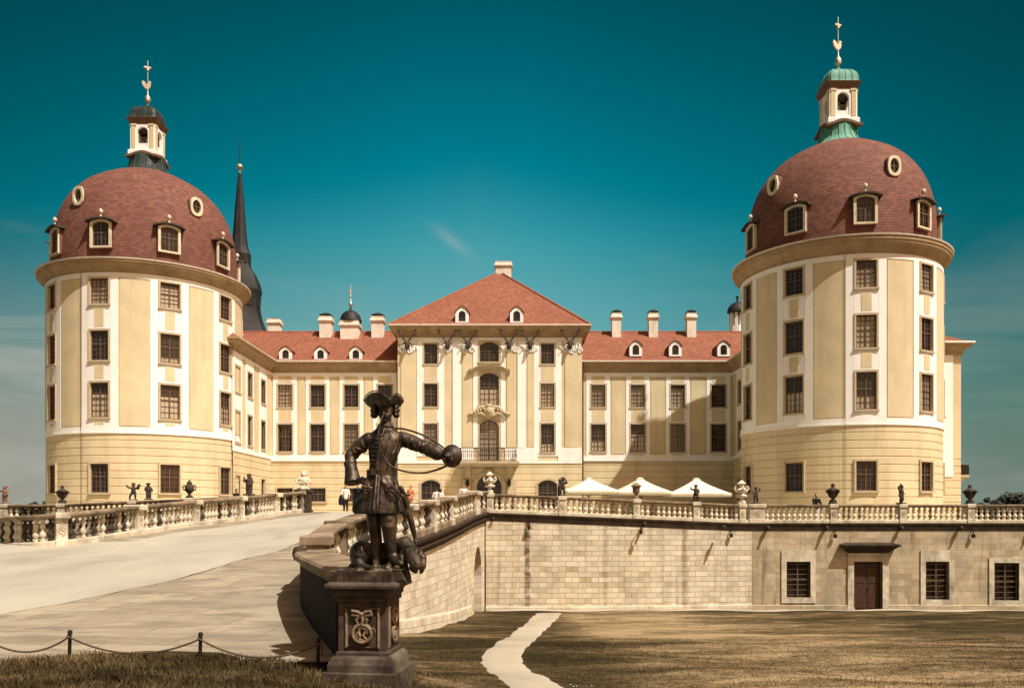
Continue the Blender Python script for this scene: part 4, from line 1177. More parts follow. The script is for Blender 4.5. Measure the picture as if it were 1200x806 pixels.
# path across the lawn and the strip along the wall
def ribbon(name,c,wd,dz,mat,label):
    mb=MB(); V=[]
    pts=[]
    for i in range(len(c)-1):
        for k in range(10):
            p0=c[max(i-1,0)];p1=c[i];p2=c[i+1];p3=c[min(i+2,len(c)-1)]; t=k/10
            pts.append(tuple(.5*(2*p1[q]+(-p0[q]+p2[q])*t+(2*p0[q]-5*p1[q]+4*p2[q]-p3[q])*t*t+(-p0[q]+3*p1[q]-3*p2[q]+p3[q])*t**3) for q in range(3)))
    pts.append(c[-1])
    for i,(x,y,w) in enumerate(pts):
        a=pts[max(i-1,0)];b=pts[min(i+1,len(pts)-1)]
        d=Vector((b[0]-a[0],b[1]-a[1],0)).normalized(); n=Vector((d.y,-d.x,0)) if name!='path' else Vector((1,0,0))
        for k in range(7):
            o=w*(-.5+k/6)+ ((.03*math.sin(i*.45+k)+.02*math.sin(i*1.1+2*k)) if k in(0,6) else 0)
            q=Vector((x,y,0))+n*o; V.append((q.x,q.y,gz(q.x,q.y)+dz+(-.035 if k in (0,6) else .006)))
    mb.add(V,[(j*7+i,j*7+i+1,(j+1)*7+i+1,(j+1)*7+i) for j in range(len(pts)-1) for i in range(6)])
    o=mb.build(name,mat,None,True,60); tag(o,label,kind='structure'); return o
def gp(px,py):
    """ground point of the lawn under a pixel"""
    lo,hi=6,60
    for _ in range(50):
        d=(lo+hi)/2
        if H(py,d)>zl(W(px,d),d): lo=d
        else: hi=d
    return (W(px,lo),lo)
pc=[]
for (py,l,r) in((845,633,726),(830,615,700),(816,601,682),(806,590,667),(797,580,651),(788,570.5,636),(781,563.5,623.5),(774,559.5,617),(766,562,617),(755,577,625),(744,594,636),(733,609.5,647),(724,619.5,656),(718.5,625,661)):
    x,y=gp((l+r)/2,py); pc.append((x,y,(r-l)*y/1000))
ribbon('path',pc,1,.016,M['path'],'pale gravel footpath winding across the lawn')
ribbon('wall_path',[(-1.2,45.3,1.0),(5,45.5,.95),(13,45.5,1.05),(22,45.3,1.0),(40,45.2,.95)],1,.06,M['path'],'narrow gravel strip along the terrace wall')

# ============================================================ balustrades
BALP=[(.10,0),(.10,.05),(.065,.07),(.06,.10),(.115,.17),(.12,.22),(.09,.29),(.055,.34),(.065,.37),(.055,.40),(.085,.45),(.105,.51),(.09,.57),(.055,.62),(.05,.66),(.095,.68),(.095,.72)]
bm_=MB(); bm_.lathe(BALP,10); BALM=bm_.mesh('baluster',True,50); BALM.materials.append(M['balpale'])
bm_=MB(); bm_.lathe(BALP,10); BALM2=bm_.mesh('baluster_weathered',True,50); BALM2.materials.append(M['balworn'])
def path_pts(P_,step=.5):
    out=[]
    for a,b in zip(P_[:-1],P_[1:]):
        a,b=Vector(a),Vector(b); n=max(1,int((b-a).length/step))
        out+=[a.lerp(b,k/n) for k in range(n)]
    out.append(Vector(P_[-1])); return out
def smooth_path(P_,it=2):
    P_=[Vector(p) for p in P_]
    for _ in range(it):
        Q=[P_[0]]
        for a,b in zip(P_[:-1],P_[1:]): Q+=[a.lerp(b,.25),a.lerp(b,.75)]
        Q.append(P_[-1]); P_=Q
    return P_
def balustrade(label,P_,postpos,base=.16,h=1.0,bs=.30,orn=True,railmat='rail',bal=None,widths=None,group=None,plmat='stone',skip=(),rw=1.,postmats=None):
    """P_: list of Vectors at floor level; postpos: arc-length positions; every post and baluster is a part"""
    bal=bal or BALM
    root=thing('stone_balustrade',label,'balustrade',P_[0],0,group)
    arc=[0]
    for a,b in zip(P_[:-1],P_[1:]): arc.append(arc[-1]+(b-a).length)
    def at(s):
        for i in range(len(P_)-1):
            if s<=arc[i+1] or i==len(P_)-2:
                t=(s-arc[i])/(arc[i+1]-arc[i]); d=(P_[i+1]-P_[i]); return P_[i].lerp(P_[i+1],t),math.atan2(d.y,d.x)
    pl=MB(); sweep(pl,P_,[(-.17,-.06),(.17,-.06),(.17,base-.03),(.14,base),(-.14,base),(-.17,base-.03)]); pl.build('plinth',M[plmat],root,True,25)
    rl=MB(); t=h-.16; sweep(rl,P_,[(a_*rw,b_) for a_,b_ in[(-.13,t),(.13,t),(.15,t+.04),(.20,t+.07),(.205,t+.13),(.17,t+.16),(-.17,t+.16),(-.205,t+.13),(-.20,t+.07),(-.15,t+.04)]]); rl.build('handrail',M[railmat],root,True,25)
    sc=(t-base)/.72
    L=arc[-1]; pp=sorted(min(s,L-.2) for s in postpos)
    for i,s in enumerate(pp):
        p,a=at(min(max(s,.0),L)); w=(widths or {}).get(i,.36)
        Mx=Matrix.Translation(p)@Matrix.Rotation(a,4,'Z')
        q=MB(); q.bevbox(-w/2,w/2,-.19,.19,-.07,t+.0,.012,Mx)
        q.bevbox(-w/2-.03,w/2+.03,-.222,.222,-.08,base+.02,.015,Mx)
        q.bevbox(-w/2-.05,w/2+.05,-.25*rw,.25*rw,t-.02,t+.195,.03,Mx)
        if orn:
            for sg in(-1,1):
                pts=[(.09*math.sin(k*.55)*(1 if w<.6 else 1.4),sg*.197,base+.16+ (t-base-.25)*k/14) for k in range(15)]
                q.tube([Mx@Vector(v) for v in pts],.022,5)
                q.tube([Mx@Vector((.095*math.cos(k*math.pi/5),sg*.195,base+.33+.12*math.sin(k*math.pi/5))) for k in range(10)],.018,5,True)
        q.build('post',M[(postmats or {}).get(i,'stone')],root,True,25)
    ends=[0]+pp+[L]
    wd=lambda i:(widths or {}).get(i,.36)/2 
    for i in range(len(ends)-1):
        a=ends[i]+(wd(i-1) if i>0 else 0); b=ends[i+1]-(wd(i) if i<len(pp) else 0)
        if i in skip: continue
        n=int(round((b-a)/bs)); 
        if b-a<bs: continue
        for k in range(n):
            p,an=at(a+(b-a)*(k+.5)/n)
            o=link_mesh('baluster',bal,None); o.location=p+Vector((0,0,base)); o.scale=(1,1,sc); o.rotation_euler=(0,0,an); attach(o,root)
    return root,at
def arc_at_px(P_,px):
    s=0
    for a,b in zip(P_[:-1],P_[1:]):
        pa,pb=CX+F*a.x/a.y,CX+F*b.x/b.y; L=(b-a).length
        if (pa-px)*(pb-px)<=0 and abs(pb-pa)>1e-6: return s+L*(px-pa)/(pb-pa)
        s+=L
    return s
# terrace, right: bastion part then straight part
TB=path_pts([(-1.42,46.35,0),(13.05,47.4,0)],.8); TB=[Vector((p.x,p.y-.35*math.sin(math.pi*(p.x+1.42)/14.47),zt(p.x))) for p in TB]
TS=path_pts([(13.25,47.45,0),(33.5,47.45,0)],2.); TS=[Vector((p.x,p.y,zt(p.x))) for p in TS]
b1,at1=balustrade('pale stone balustrade curving over the ashlar bastion wall below the umbrellas',TB,[.25]+[arc_at_px(TB,x) for x in(659,745.5,815.5,869)],widths={})
b2,at2=balustrade('pale stone balustrade running straight over the wall with the brown door',TS,[.35]+[arc_at_px(TS,x) for x in(976,1057,1136.5,1216)],widths={0:.85})
# terrace, left
TL=path_pts([(-36,47.2,0),(-26,47.4,0),(-21.5,47.2,0),(-17.3,46.9,0),(-13.8,46.6,0)],1.); TL=[Vector((p.x,p.y,zt(p.x)-.0)) for p in TL]
b3,at3=balustrade('far stone balustrade behind the ramp at the foot of the left tower',TL,[arc_at_px(TL,x) for x in(6,73,156.5,222)],bal=BALM2)
# ramp, left
RL=smooth_path([Vector((-25,34.5,-1.3)),Vector((-21.5,32.4,-1.24)),Vector((-18.3,30.2,-1.18)),Vector((-16.2,28.5,-1.10)),Vector((-14.75,28.6,-1.0)),Vector((-14.45,32.6,-.73)),Vector((-13.4,36,-.45)),Vector((-12.6,39.3,-.24)),Vector((-11.7,42.2,0)),Vector((-10.95,44.8,.18))],2); RL=[Vector((p.x,p.y,E+p.z)) for p in RL]
b4,at4=balustrade('weathered stone balustrade along the left edge of the ramp',RL,[arc_at_px(RL,x) for x in(-50,71,160,227,280,322,356)]+[1e3],base=.2,h=1.1,bs=.26,bal=BALM2,rw=1.3)
# ramp, right
RR=smooth_path([Vector((-3.98,17.3,0)),Vector((-4.2,19.5,0))]+[Vector((x,y,0)) for x,y in RP[3:]],2); RR=[Vector((p.x,p.y,zr(p.y))) for p in RR]
b5,at5=balustrade('dark weathered stone balustrade along the right edge of the ramp behind the bronze hunter',RR,[0.25]+[arc_at_px(RR,x) for x in(397,440,478,504,526)]+[arc_at_px(RR,556)],base=.24,h=1.12,bs=.29,rw=1.25,postmats={0:'rail',1:'rail'},plmat='rail',widths={0:.55,6:1.6},orn=False,bal=BALM2)
# ============================================================ retaining walls
def cornice_prof(): return [(-.02,-.50),(.015,-.50),(.03,-.40),(.06,-.34),(.07,-.26),(.11,-.20),(.14,-.10),(.12,-.05),(-.02,-.05)]
def wall_along(name,label,pts,zb,ztopf,ops,mat,depth=.3,step=.6,zstep=None):
    arc=[0]
    for a,b in zip(pts[:-1],pts[1:]): arc.append(arc[-1]+(b-a).length)
    def mp(u,z,d):
        for i in range(len(pts)-1):
            if u<=arc[i+1]+1e-6 or i==len(pts)-2:
                t=(u-arc[i])/(arc[i+1]-arc[i]); p=pts[i].lerp(pts[i+1],t); dd=(pts[i+1]-pts[i]); dd.z=0; dd.normalize(); n=Vector((dd.y,-dd.x,0))
                q=p-n*d; return (q.x,q.y,min(z,ztopf(p) if d==0 else z))
    root=thing(name,label,'wall',(pts[len(pts)//2].x,pts[len(pts)//2].y,zb))
    mb=MB(); zs=[zb]
    zmax=max(ztopf(p) for p in pts); k=int((zmax-zb)/(zstep or 3))+1
    zs=[zb+(zmax-zb)*i/k for i in range(k+1)]
    holed_wall(mb,arc,zs,ops,mp,depth); w=mb.build('wall',mat,root,True,30)
    return root,mp,arc
# bastion
BW=[Vector((p.x+.0,p.y-.15,0)) for p in TB]+[Vector((13.28,47.26,0))]
wb,mpB,_=wall_along('bastion_wall','tall pale ashlar terrace wall with dark water stains between ramp and door',BW,E-5.6,lambda p:E-.3,[],M['bastion'])
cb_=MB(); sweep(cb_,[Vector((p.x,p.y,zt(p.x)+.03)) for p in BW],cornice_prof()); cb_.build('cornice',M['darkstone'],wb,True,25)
ft=MB(); sweep(ft,[Vector((p.x,p.y,E-5.6)) for p in BW],[(0,0),(.07,0),(.07,.66),(.04,.70),(0,.70)],uvd=True); ft.build('footing',M['ashlar'],wb,True,25)
# straight wall with openings
SW=[Vector((p.x,p.y-.15,0)) for p in TS]
def su(px): return W(px,47.43)-SW[0].x
def sh(py): return H(py,47.43)
wops=[(su(920.5),su(948.5),sh(699.5),sh(657.5),0),(su(999),su(1032.5),sh(715.5),sh(657.5),0),(su(1083),su(1110.5),sh(702),sh(657.5),0),(su(1163),su(1192),sh(703),sh(659),0)]
wsr,mpS,_=wall_along('terrace_wall','long weathered terrace wall with barred windows and a brown door',SW,E-5.6,lambda p:E-.42,wops,M['oldwall'],.35)
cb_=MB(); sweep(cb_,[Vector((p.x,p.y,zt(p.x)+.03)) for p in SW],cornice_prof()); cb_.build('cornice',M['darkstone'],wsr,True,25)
ft=MB(); 
for (a,b) in((0,wops[1][0]-.38),(wops[1][1]+.38,20)): sweep(ft,[SW[0]+Vector((a,0,E-5.6)),SW[0]+Vector((b,0,E-5.6))],[(0,0),(.09,0),(.09,.62),(.06,.66),(0,.66)],uvd=True)
ft.build('footing',M['oldwall'],wsr,True,25)
Yw=47.30
for i in(0,2,3):
    o=wops[i]; w,h=o[1]-o[0],o[3]-o[2]; xc=SW[0].x+(o[0]+o[1])/2
    f=MB(); ringmesh(f,[(-w/2-.28,-.30),(-w/2-.28,h+(.62 if i!=3 else .26)),(w/2+.28,h+(.62 if i!=3 else .26)),(w/2+.28,-.30)],[(-w/2,0),(-w/2,h),(w/2,h),(w/2,0)],-.07,.12)
    f.v=[(v[0]+xc,v[1]+Yw,v[2]+o[2]) for v in f.v]; 
    g=MB(); g.bx(xc-w/2,xc+w/2,Yw+.28,Yw+.32,o[2],o[3])
    wn=g.build('barred_window',M['glass'],wsr,False); f.build('surround',M['stone'],wn,False)
    q=MB(); q.bx(xc-.035,xc+.035,Yw+.12,Yw+.2,o[2],o[3])
    for k in range(7): 
        z=o[2]+h*(k+.5)/7; t=.022 if k!=3 else .05; q.bx(xc-w/2,xc+w/2,Yw+.13,Yw+.18,z-t,z+t)
    for s in(-1,1): q.bx(xc+s*(w/2-.04)-.04,xc+s*(w/2-.04)+.04,Yw+.14,Yw+.2,o[2],o[3])
    q.build('grille',M['grille'],wn,False)
o=wops[1]; w,h=o[1]-o[0],o[3]-o[2]; xc=SW[0].x+(o[0]+o[1])/2; zb=o[2]
dr=MB()
for s in(-1,1):
    x0,x1=sorted((xc+s*.006,xc+s*(w/2)))
    dr.bx(x0,x1,Yw+.22,Yw+.28,zb,o[3])
    for (a,b) in((.06,.52),(.56,.95)):
        dr.rings([(x0+.09,x1-.09,Yw+.195,Yw+.221,zb+h*a),(x0+.09,x1-.09,Yw+.195,Yw+.221,zb+h*b)])
door=dr.build('door',M['door'],wsr,False)
q=MB(); q.tube([(xc+.07,Yw+.2,zb+h*.47),(xc+.07,Yw+.14,zb+h*.47),(xc+.19,Yw+.14,zb+h*.47)],.018,6); q.build('handle',M['iron'],door)
q=MB(); 
for s in(-1,1):
    x0,x1=sorted((xc+s*w/2,xc+s*(w/2+.34))); q.bx(x0,x1,Yw-.09,Yw+.1,zb+.2,o[3]+.32)
    x0,x1=sorted((xc+s*(w/2-.03),xc+s*(w/2+.40))); q.bx(x0,x1,Yw-.14,Yw+.1,zb-.1,zb+.198)
q.bx(xc-w/2,xc+w/2,Yw-.085,Yw+.1,o[3]+.001,o[3]+.318); q.bx(xc-w/2-.36,xc+w/2+.36,Yw-.13,Yw+.05,o[3]+.321,o[3]+.46); q.build('door_surround',M['stone'],door,False)
q=MB(); hw=w/2+.36; q.rings([(xc-hw,xc+hw,Yw-.12,Yw+.02,o[3]+.50),(xc-hw-.12,xc+hw+.12,Yw-.3,Yw+.02,o[3]+.66),(xc-hw-.42,xc+hw+.42,Yw-.58,Yw+.02,o[3]+.86),(xc-hw-.44,xc+hw+.44,Yw-.60,Yw+.02,o[3]+.94),(xc-hw-.1,xc+hw+.1,Yw-.2,Yw+.02,o[3]+1.06)]); q.build('door_hood',M['darkstone'],door,False)
# water spouts under the cornices
sm=MB(); sm.tube([(0,.1,0),(0,-.22,-.04),(0,-.46,-.10)],[.085,.08,.065],8); sm.ell((0,-.22,.02),(.12,.16,.11),n=10,m=6)
spm=sm.mesh('water_spout'); spm.materials.append(M['darkstone'])
def spouts(root,pxs,pts,y):
    for px in pxs:
        o=link_mesh('water_spout',spm,None); x=W(px,y); o.location=(x,y-.14,zt(x)-.30); attach(o,root)
spouts(wb,(578,754,846),BW,46.6); spouts(wsr,(898,966,1053,1122,1206),SW,47.4)
hk=MB(); hk.tube([(0,.05,0),(0,-.14,.02),(0,-.16,-.18)],.03,6); hk.bx(-.08,.08,-.24,-.09,-.38,-.18); hkm=hk.mesh('flood_lamp',False); hkm.materials.append(M['iron'])
def lamps(root,pxs,y):
    for px in pxs:
        o=link_mesh('flood_lamp',hkm,None); x=W(px,y); o.location=(x,y-.16,zt(x)-.46); attach(o,root)
lamps(wb,(620,750,),46.3); lamps(wb,(855,),47.25); lamps(wsr,(976,1137),47.43)
# ramp side wall with the arch
RW=path_pts([Vector((p.x+.02,p.y,0)) for p in RR],.8)
arcR=[0]
for a,b in zip(RW[:-1],RW[1:]): arcR.append(arcR[-1]+(b-a).length)
def s_at_y(y):
    for i in range(len(RW)-1):
        if RW[i].y<=y<=RW[i+1].y: return arcR[i]+(arcR[i+1]-arcR[i])*(y-RW[i].y)/(RW[i+1].y-RW[i].y)
u0,u1=s_at_y(41.5),s_at_y(44.7)
wr,mpR,_=wall_along('ramp_wall','pale ashlar side wall of the ramp with an arched opening',RW,E-5.6,lambda p:zr(p.y)-.0,[(u0,u1,E-5.05,H(640,43),1.6)],M['ashlar'],2.8,zstep=.3)
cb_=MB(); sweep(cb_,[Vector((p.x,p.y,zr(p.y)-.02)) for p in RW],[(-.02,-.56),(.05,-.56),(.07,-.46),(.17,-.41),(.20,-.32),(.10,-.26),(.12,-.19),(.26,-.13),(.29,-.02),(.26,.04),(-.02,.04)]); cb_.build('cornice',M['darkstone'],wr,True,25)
ft=MB(); fp=[p for p in RW if p.y<41.2]; sweep(ft,[Vector((p.x,p.y,zl(p.x,p.y)-.3)) for p in fp],[(0,0),(.06,0),(.06,.72),(0,.80)],uvd=True); ft.build('footing',M['ashlar'],wr,True,25)
q=MB(); 
pm=mpR((u0+u1)/2,E-4,1.18); q.quad(mpR(u0,E-5.1,2.7),mpR(u1,E-5.1,2.7),mpR(u1,E-1.2,2.7),mpR(u0,E-1.2,2.7),[(0,0),(3.2,0),(3.2,4),(0,4)]); q.build('niche_back',M['oldwall'],wr,False)
# low end wall curling from the ramp balustrade to the pedestal
M['sootwall']=plain('soot_black_sandstone',(.028,.020,.015),.9,.4,3,.5,12,spec=.1)
EW=smooth_path([Vector((-4.02,17.9,0)),Vector((-3.95,16.9,0)),Vector((-3.5,15.3,0)),Vector((-2.1,11.45,0))],2)
ew=thing('ramp_end_wall','low blackened parapet wall running from the ramp balustrade to the hunter pedestal','wall',(-3.3,14,E-1.9))
zc_=E-.72
q=MB(); sweep(q,[Vector((p.x,p.y,E-2.9)) for p in EW],[(-.26,0),(.26,0),(.26,2.04),(-.26,2.04)],uvd=True); q.build('wall',M['sootwall'],ew,True,25)
q=MB(); sweep(q,[Vector((p.x,p.y,zc_)) for p in EW],[(-.30,-.14),(-.26,-.20),(.26,-.20),(.30,-.14),(.36,-.10),(.37,-.02),(.33,.02),(-.33,.05),(-.37,-.02),(-.36,-.10)]); q.build('coping',M['rail'],ew,True,25)
q=MB(); sweep(q,[Vector((p.x,p.y,E-1.98)) for p in EW],[(-.40,-.3),(-.26,-.3),(-.26,.42),(-.30,.44),(-.36,.32),(-.40,.25)]); sweep(q,[Vector((p.x,p.y,E-1.0)) for p in EW],[(-.31,-.02),(-.26,-.02),(-.26,.14),(-.31,.12)]); q.build('base_moulding',M['sootwall'],ew,True,25)
q=MB(); sp=EW[0]; 
q.tube([(sp.x-.22+.0*k,sp.y-.9,zc_-.02) for k in range(2)],.1,10) if False else None
q.lathe([(.001,-.16),(.12,-.13),(.16,0),(.12,.12),(.001,.16)],12,(-4.16,16.75,zc_-.02)); q.build('scroll_knob',M['darkstone'],ew)
# ============================================================ the bronze hunter
Z0=10.65; PXM=Z0/F
def S(px,py,dy=0.): d=Z0+dy; return Vector((W(px,d),d,H(py,d)))
def r_(p): return p*PXM
hun=thing('bronze_statue','dark bronze huntsman in a tricorne blowing a looped horn, a hound at his feet','statue',(W(436,Z0),Z0,E-.662))
b=MB()
rows=[(447,560,16.5,13),(447,552,15.2,11.5),(448,543,15.3,12),(449.3,533,17.2,13),(450.8,523,19.8,14.3),(451.3,515,21,13.8),(451.5,509,19.2,11.6),(451.5,504,13,9.6),(452,500,8.0,8.2),(452.3,495,6.3,7.0),(452.5,488,6.3,7.0)]
b.loft([(W(c,Z0),Z0+(.02 if py>505 else .0),H(py,Z0),r_(a),r_(d)) for c,py,a,d in rows],28)
def pleat(w,i):
    k=min(1,max(0,(i-1)/4)); d=((w-math.pi*1.5+math.pi)%(2*math.pi))-math.pi
    return 1+k*((.2+.8*abs(math.cos(w)))*(.06*math.sin(w*7+.6)+.03*math.sin(w*13)))-.16*math.exp(-(d/.10)**2)*(.4+.6*k)
rows=[(447,551,15.6,12),(446.8,557,17,14),(446,566,20.4,17.5),(445.2,576,23.6,20.5),(444.2,586,26,22.5),(443.6,595,27.5,24),(443.3,602,28,24.5)]
b.loft([(W(c,Z0),Z0+.02,H(py,Z0),r_(a),r_(d)) for c,py,a,d in rows],96,pleat)
b.chain([S(422,584,0),S(418,597,-.06)],[r_(9),r_(5.5)])                 # hem thrown out to the side
# legs
b.chain([S(437,592,.02),S(439,618,.0),S(441,634,.03),S(441,656,.05)],[r_(9.68),r_(7.74),r_(7.04),r_(4.93)])
b.chain([S(441,658,.04),S(440,664,-.1)],[r_(4.75),r_(3.34)])
b.chain([S(455,592,-.02),S(455.5,616,-.10),S(457,632,-.06),S(460,652,-.04)],[r_(10.56),r_(8.80),r_(7.57),r_(5.46)])
b.chain([S(460,653,-.04),S(465,657.5,-.14),S(470,660,-.25)],[r_(5.63),r_(4.75),r_(2.82)]); b.tube([S(459,649,-.04),S(462,654,-.06)],[r_(6.16),r_(6.51)],14)
b.tube([S(455.4,604,-.075),S(455.6,609,-.085),S(456.4,621,-.08),S(456.6,623,-.075)],[r_(9.50),r_(9.94),r_(8.98),r_(8.27)],22)      # boot top
# arm on the hip
b.chain([S(432.5,515,.02),S(422,522,.05),S(410.5,535,.07)],[r_(8.80),r_(8.27),r_(7.04)])
b.chain([S(410.5,535,.07),S(411.5,546,.0),S(414.5,556,-.06)],[r_(7.04),r_(5.98),r_(4.93)])
b.tube([S(410.5,543,.02),S(411.3,547,.0),S(412.5,556,-.03),S(413.8,566,-.06)],[r_(6.34),r_(7.22),r_(8.45),r_(10.56)],20)
b.tube([S(410.0,541,.03),S(411.0,545,.01)],[r_(7.57),r_(7.83)],18)
b.chain([S(416,562,-.08),S(424,563,-.14)],[r_(4.40),r_(3.52)])
# arm stretched to the horn bell
b.chain([S(471,514,.02),S(484,518,.0),S(497,524,-.05)],[r_(8.98),r_(8.27),r_(7.39)])
b.chain([S(497,524,-.05),S(508,529.5,-.1),S(516,533,-.14)],[r_(7.39),r_(6.69),r_(5.28)])
b.chain([S(504,527,-.08),S(512,531,-.12)],[r_(8.10),r_(8.45)])
b.chain([S(516,533,-.14),S(522,536,-.16)],[r_(4.58),r_(4.05)])
# sleeve folds: creases wrapped round the sleeves
def ring(c,ax,rad,thk,a0,a1,n=9):
    ax=ax.normalized(); u=ax.orthogonal().normalized(); v=ax.cross(u)
    b.tube([c+(u*math.cos(a0+(a1-a0)*k/n)+v*math.sin(a0+(a1-a0)*k/n))*rad+ax*(.018*math.sin(k*1.1)) for k in range(n+1)],[thk*(.3+.7*math.sin(math.pi*(k+.3)/(n+.6))) for k in range(n+1)],7)
fr_=random.Random(8)
for (p0,p1,r0,r1,nf) in((S(432.5,515,.02),S(410.5,535,.07),r_(8.5),r_(6.9),7),(S(410.5,535,.07),S(411.5,544,.01),r_(6.9),r_(6.2),2),(S(471,514,.02),S(497,524,-.05),r_(8.7),r_(7.3),6),(S(497,524,-.05),S(508,529,-.1),r_(7.3),r_(6.7),4)):
    for k in range(nf):
        t=(k+.6)/nf; a=fr_.uniform(0,6.28); ring(p0.lerp(p1,t),(p1-p0)+Vector((fr_.uniform(-.06,.06),fr_.uniform(-.06,.06),fr_.uniform(-.06,.06))),r0+(r1-r0)*t-r_(.2),r_(fr_.uniform(1.3,2.0)),a,a+fr_.uniform(2.4,4.2))
# folds of the coat body running from armpit and waist
for (a0,a1,a2,th) in(((466,519,-.10),(460,532,-.15),(455,548,-.14),1.5),((470,516,-.06),(466,530,-.10),(462,547,-.10),1.3),((436,518,-.10),(437,533,-.13),(438,548,-.13),1.3),((432,519,-.05),(433,534,-.08),(434,548,-.09),1.2),((458,508,-.11),(455,520,-.155),(450,536,-.155),1.2)):
    b.tube([S(*a0),S(*a1),S(*a2)],[r_(th*.5),r_(th),r_(th*.4)],6)
for (x0,x1,dy) in((431,424,-.15),(463,469,-.15)):
    b.tube([S(x0,560,dy*.75),S((x0+x1)/2,578,dy),S(x1,600,dy*1.12)],[r_(.8),r_(1.7),r_(2.1)],7)
# head
b.ell(S(452.2,480.0,-.01),(r_(8.8),r_(11),r_(11.5)),(R(-14),0,R(8)))
b.ell(S(451.6,487.5,-.045),(r_(7.2),r_(7.8),r_(7)),(R(-10),0,R(8)))
b.caps(S(450.4,478.5,-.128),r_(1.3),S(449.8,483.6,-.158),r_(1.9))           # nose
for dx in(-3.9,3.6): b.ell(S(450.8+dx,476.6,-.118),(r_(3.0),r_(1.7),r_(1.0)))
b.ell(S(450.3,487.6,-.122),(r_(2.0),r_(1.1),r_(.6)));b.ell(S(450.5,489.6,-.112),(r_(1.8),r_(1.1),r_(.6))); b.ell(S(450.8,492.5,-.085),(r_(3.4),r_(2.6),r_(2.6)))
for dx in(-5,5.2): b.ell(S(451+dx,485,-.075),(r_(3.0),r_(3.2),r_(3.2)))
# collar, front edge, buttons, trimming, pocket flaps
b.tube([S(452+8.4*math.cos(t),500.5+1.5*math.sin(t),.0+.085*math.sin(t)) for t in [k*.45 for k in range(14)]],r_(2.0),8,True)
fe=[S(450,503,-.10),S(446.5,515,-.155),S(444,530,-.165),S(442,543,-.155),S(441.5,552,-.145)]
b.tube(fe,r_(1.7),7)
for k in range(9):
    t=k/8; q=S(443.5-2.5*t+ (2.5 if k<2 else 0),510+39*t,-.155); b.ell(q,(r_(2.1),r_(1.3),r_(1.7)))
    b.caps(q+Vector((-.02,0,0)),r_(1.2),q+Vector((-.085,.035,.012)),r_(.8))
for (x,y,sg) in((430,571,-1),(459,572,1)):
    b.caps(S(x-5,y-1,-.21),r_(2),S(x+5,y+1,-.22),r_(2)); b.caps(S(x-4,y+3,-.215),r_(1.5),S(x+4,y+4,-.225),r_(1.5))
b.tube([S(444.6,556,-.16),S(443.2,575,-.245),S(442.0,599,-.28)],r_(1.6),7)
b.tube([S(441.2,556,-.16),S(439.5,575,-.24),S(437.5,599,-.275)],r_(1.4),7)
# spread hand on the hip, and the hand that carries the bell
for k in range(4):
    q=S(423+.5*k,560.5+2*k,-.15); b.chain([q,q+Vector((.045,-.012,-.006*k)),q+Vector((.075,.0,-.02-.004*k))],[.016,.014,.011],8)
b.chain([S(421,561,-.14),S(425,559,-.17),S(429,560.5,-.175)],[.016,.014,.011],8)
for k in range(4):
    q=S(522,533+2.2*k,-.17); b.chain([q,q+Vector((.05,-.03,.004)),q+Vector((.075,-.075,-.004))],[.016,.014,.012],8)
b.chain([S(521,532,-.17),S(523,527,-.19),S(526,524.5,-.22)],[.018,.016,.013],8)
me=blob(b,.0085,2,.5); me.materials.append(M['bronze'])
body=link_mesh('figure',me,None); attach(body,hun)
# hair bunches
h=MB()
for (x,rows_) in((438.5,((476,4.2),(481,4.8),(486.5,4.6))),(464.5,((476.5,3.8),(481,4.4),(486.5,4.2)))):
    for py,rr in rows_: h.ell(S(x,py,.02),(r_(rr),r_(rr*1.4),r_(rr*.85)))
    for k in range(3): h.tube([S(x+ (1.5*math.cos(t)),477+4.5*k+.9*math.sin(t),-.03+.02*math.cos(t)) for t in [j*.7 for j in range(9)]],r_(1.2),5,True)
h.ell(S(452,480,.06),(r_(10),r_(8),r_(10)))
h.caps(S(452,488,.1),r_(4),S(452,498,.13),r_(3))
hm=blob(h,.011,1); hm.materials.append(M['bronze']); attach(link_mesh('hair',hm,None),hun)
# tricorne
outer=[(457,469.3,-.25),(452.5,464.8,-.20),(446.5,459,-.15),(439.5,456.8,-.09),(432.0,459.8,-.03),(427,465.5,.05),(424.5,472,.12),(434,467,.2),(443,463,.24),(453,462,.25),(463,466,.2),(474,474,.10),(472.6,467.5,.02),(469,462.3,-.05),(464.5,460.0,-.11),(461,462.5,-.17),(458.8,466.8,-.21)]
N=len(outer); V=[];Fc=[]
oc=S(450.8,474,.0)
Pts=[S(*o) for o in outer]
inn=[]
for p in Pts:
    d=p-oc; d.z=0; d.normalize(); inn.append(oc+Vector((d.x*r_(9.6),d.y*r_(12),.0)))
mid=[a.lerp(c,.62)+Vector((0,0,-.052-.02*(1-min(1,abs(c.z-oc.z)/.12)))) for a,c in zip(inn,Pts)]
inn=[a+Vector((0,0,-.022)) for a in inn]
th=Vector((0,0,-.016))
hb=MB(); L=[inn,mid,Pts]
V=[p for l in L for p in l]+[p+th-(p-oc)*.03 for l in L for p in l]
for off in(0,3*N):
    for j in range(2):
        for k in range(N): Fc.append((off+j*N+k,off+j*N+(k+1)%N,off+(j+1)*N+(k+1)%N,off+(j+1)*N+k))
for k in range(N): Fc.append((2*N+k,2*N+(k+1)%N,5*N+(k+1)%N,5*N+k))
hb.add(V,Fc)
hb.tube(Pts,r_(.9),6,True)
hb.lathe([(r_(10),-.03),(r_(10.2),.02),(r_(9.2),.045),(r_(6.5),.065),(r_(3),.075),(.001,.077)],20,tuple(oc))
ht=hb.mesh('hat',True,180)
hat=bpy.data.objects.new('tricorne_hat',ht); col.objects.link(hat); ht.materials.append(M['bronze']); attach(hat,hun)
sb_=hat.modifiers.new('s','SUBSURF'); sb_.levels=1; sb_.render_levels=1
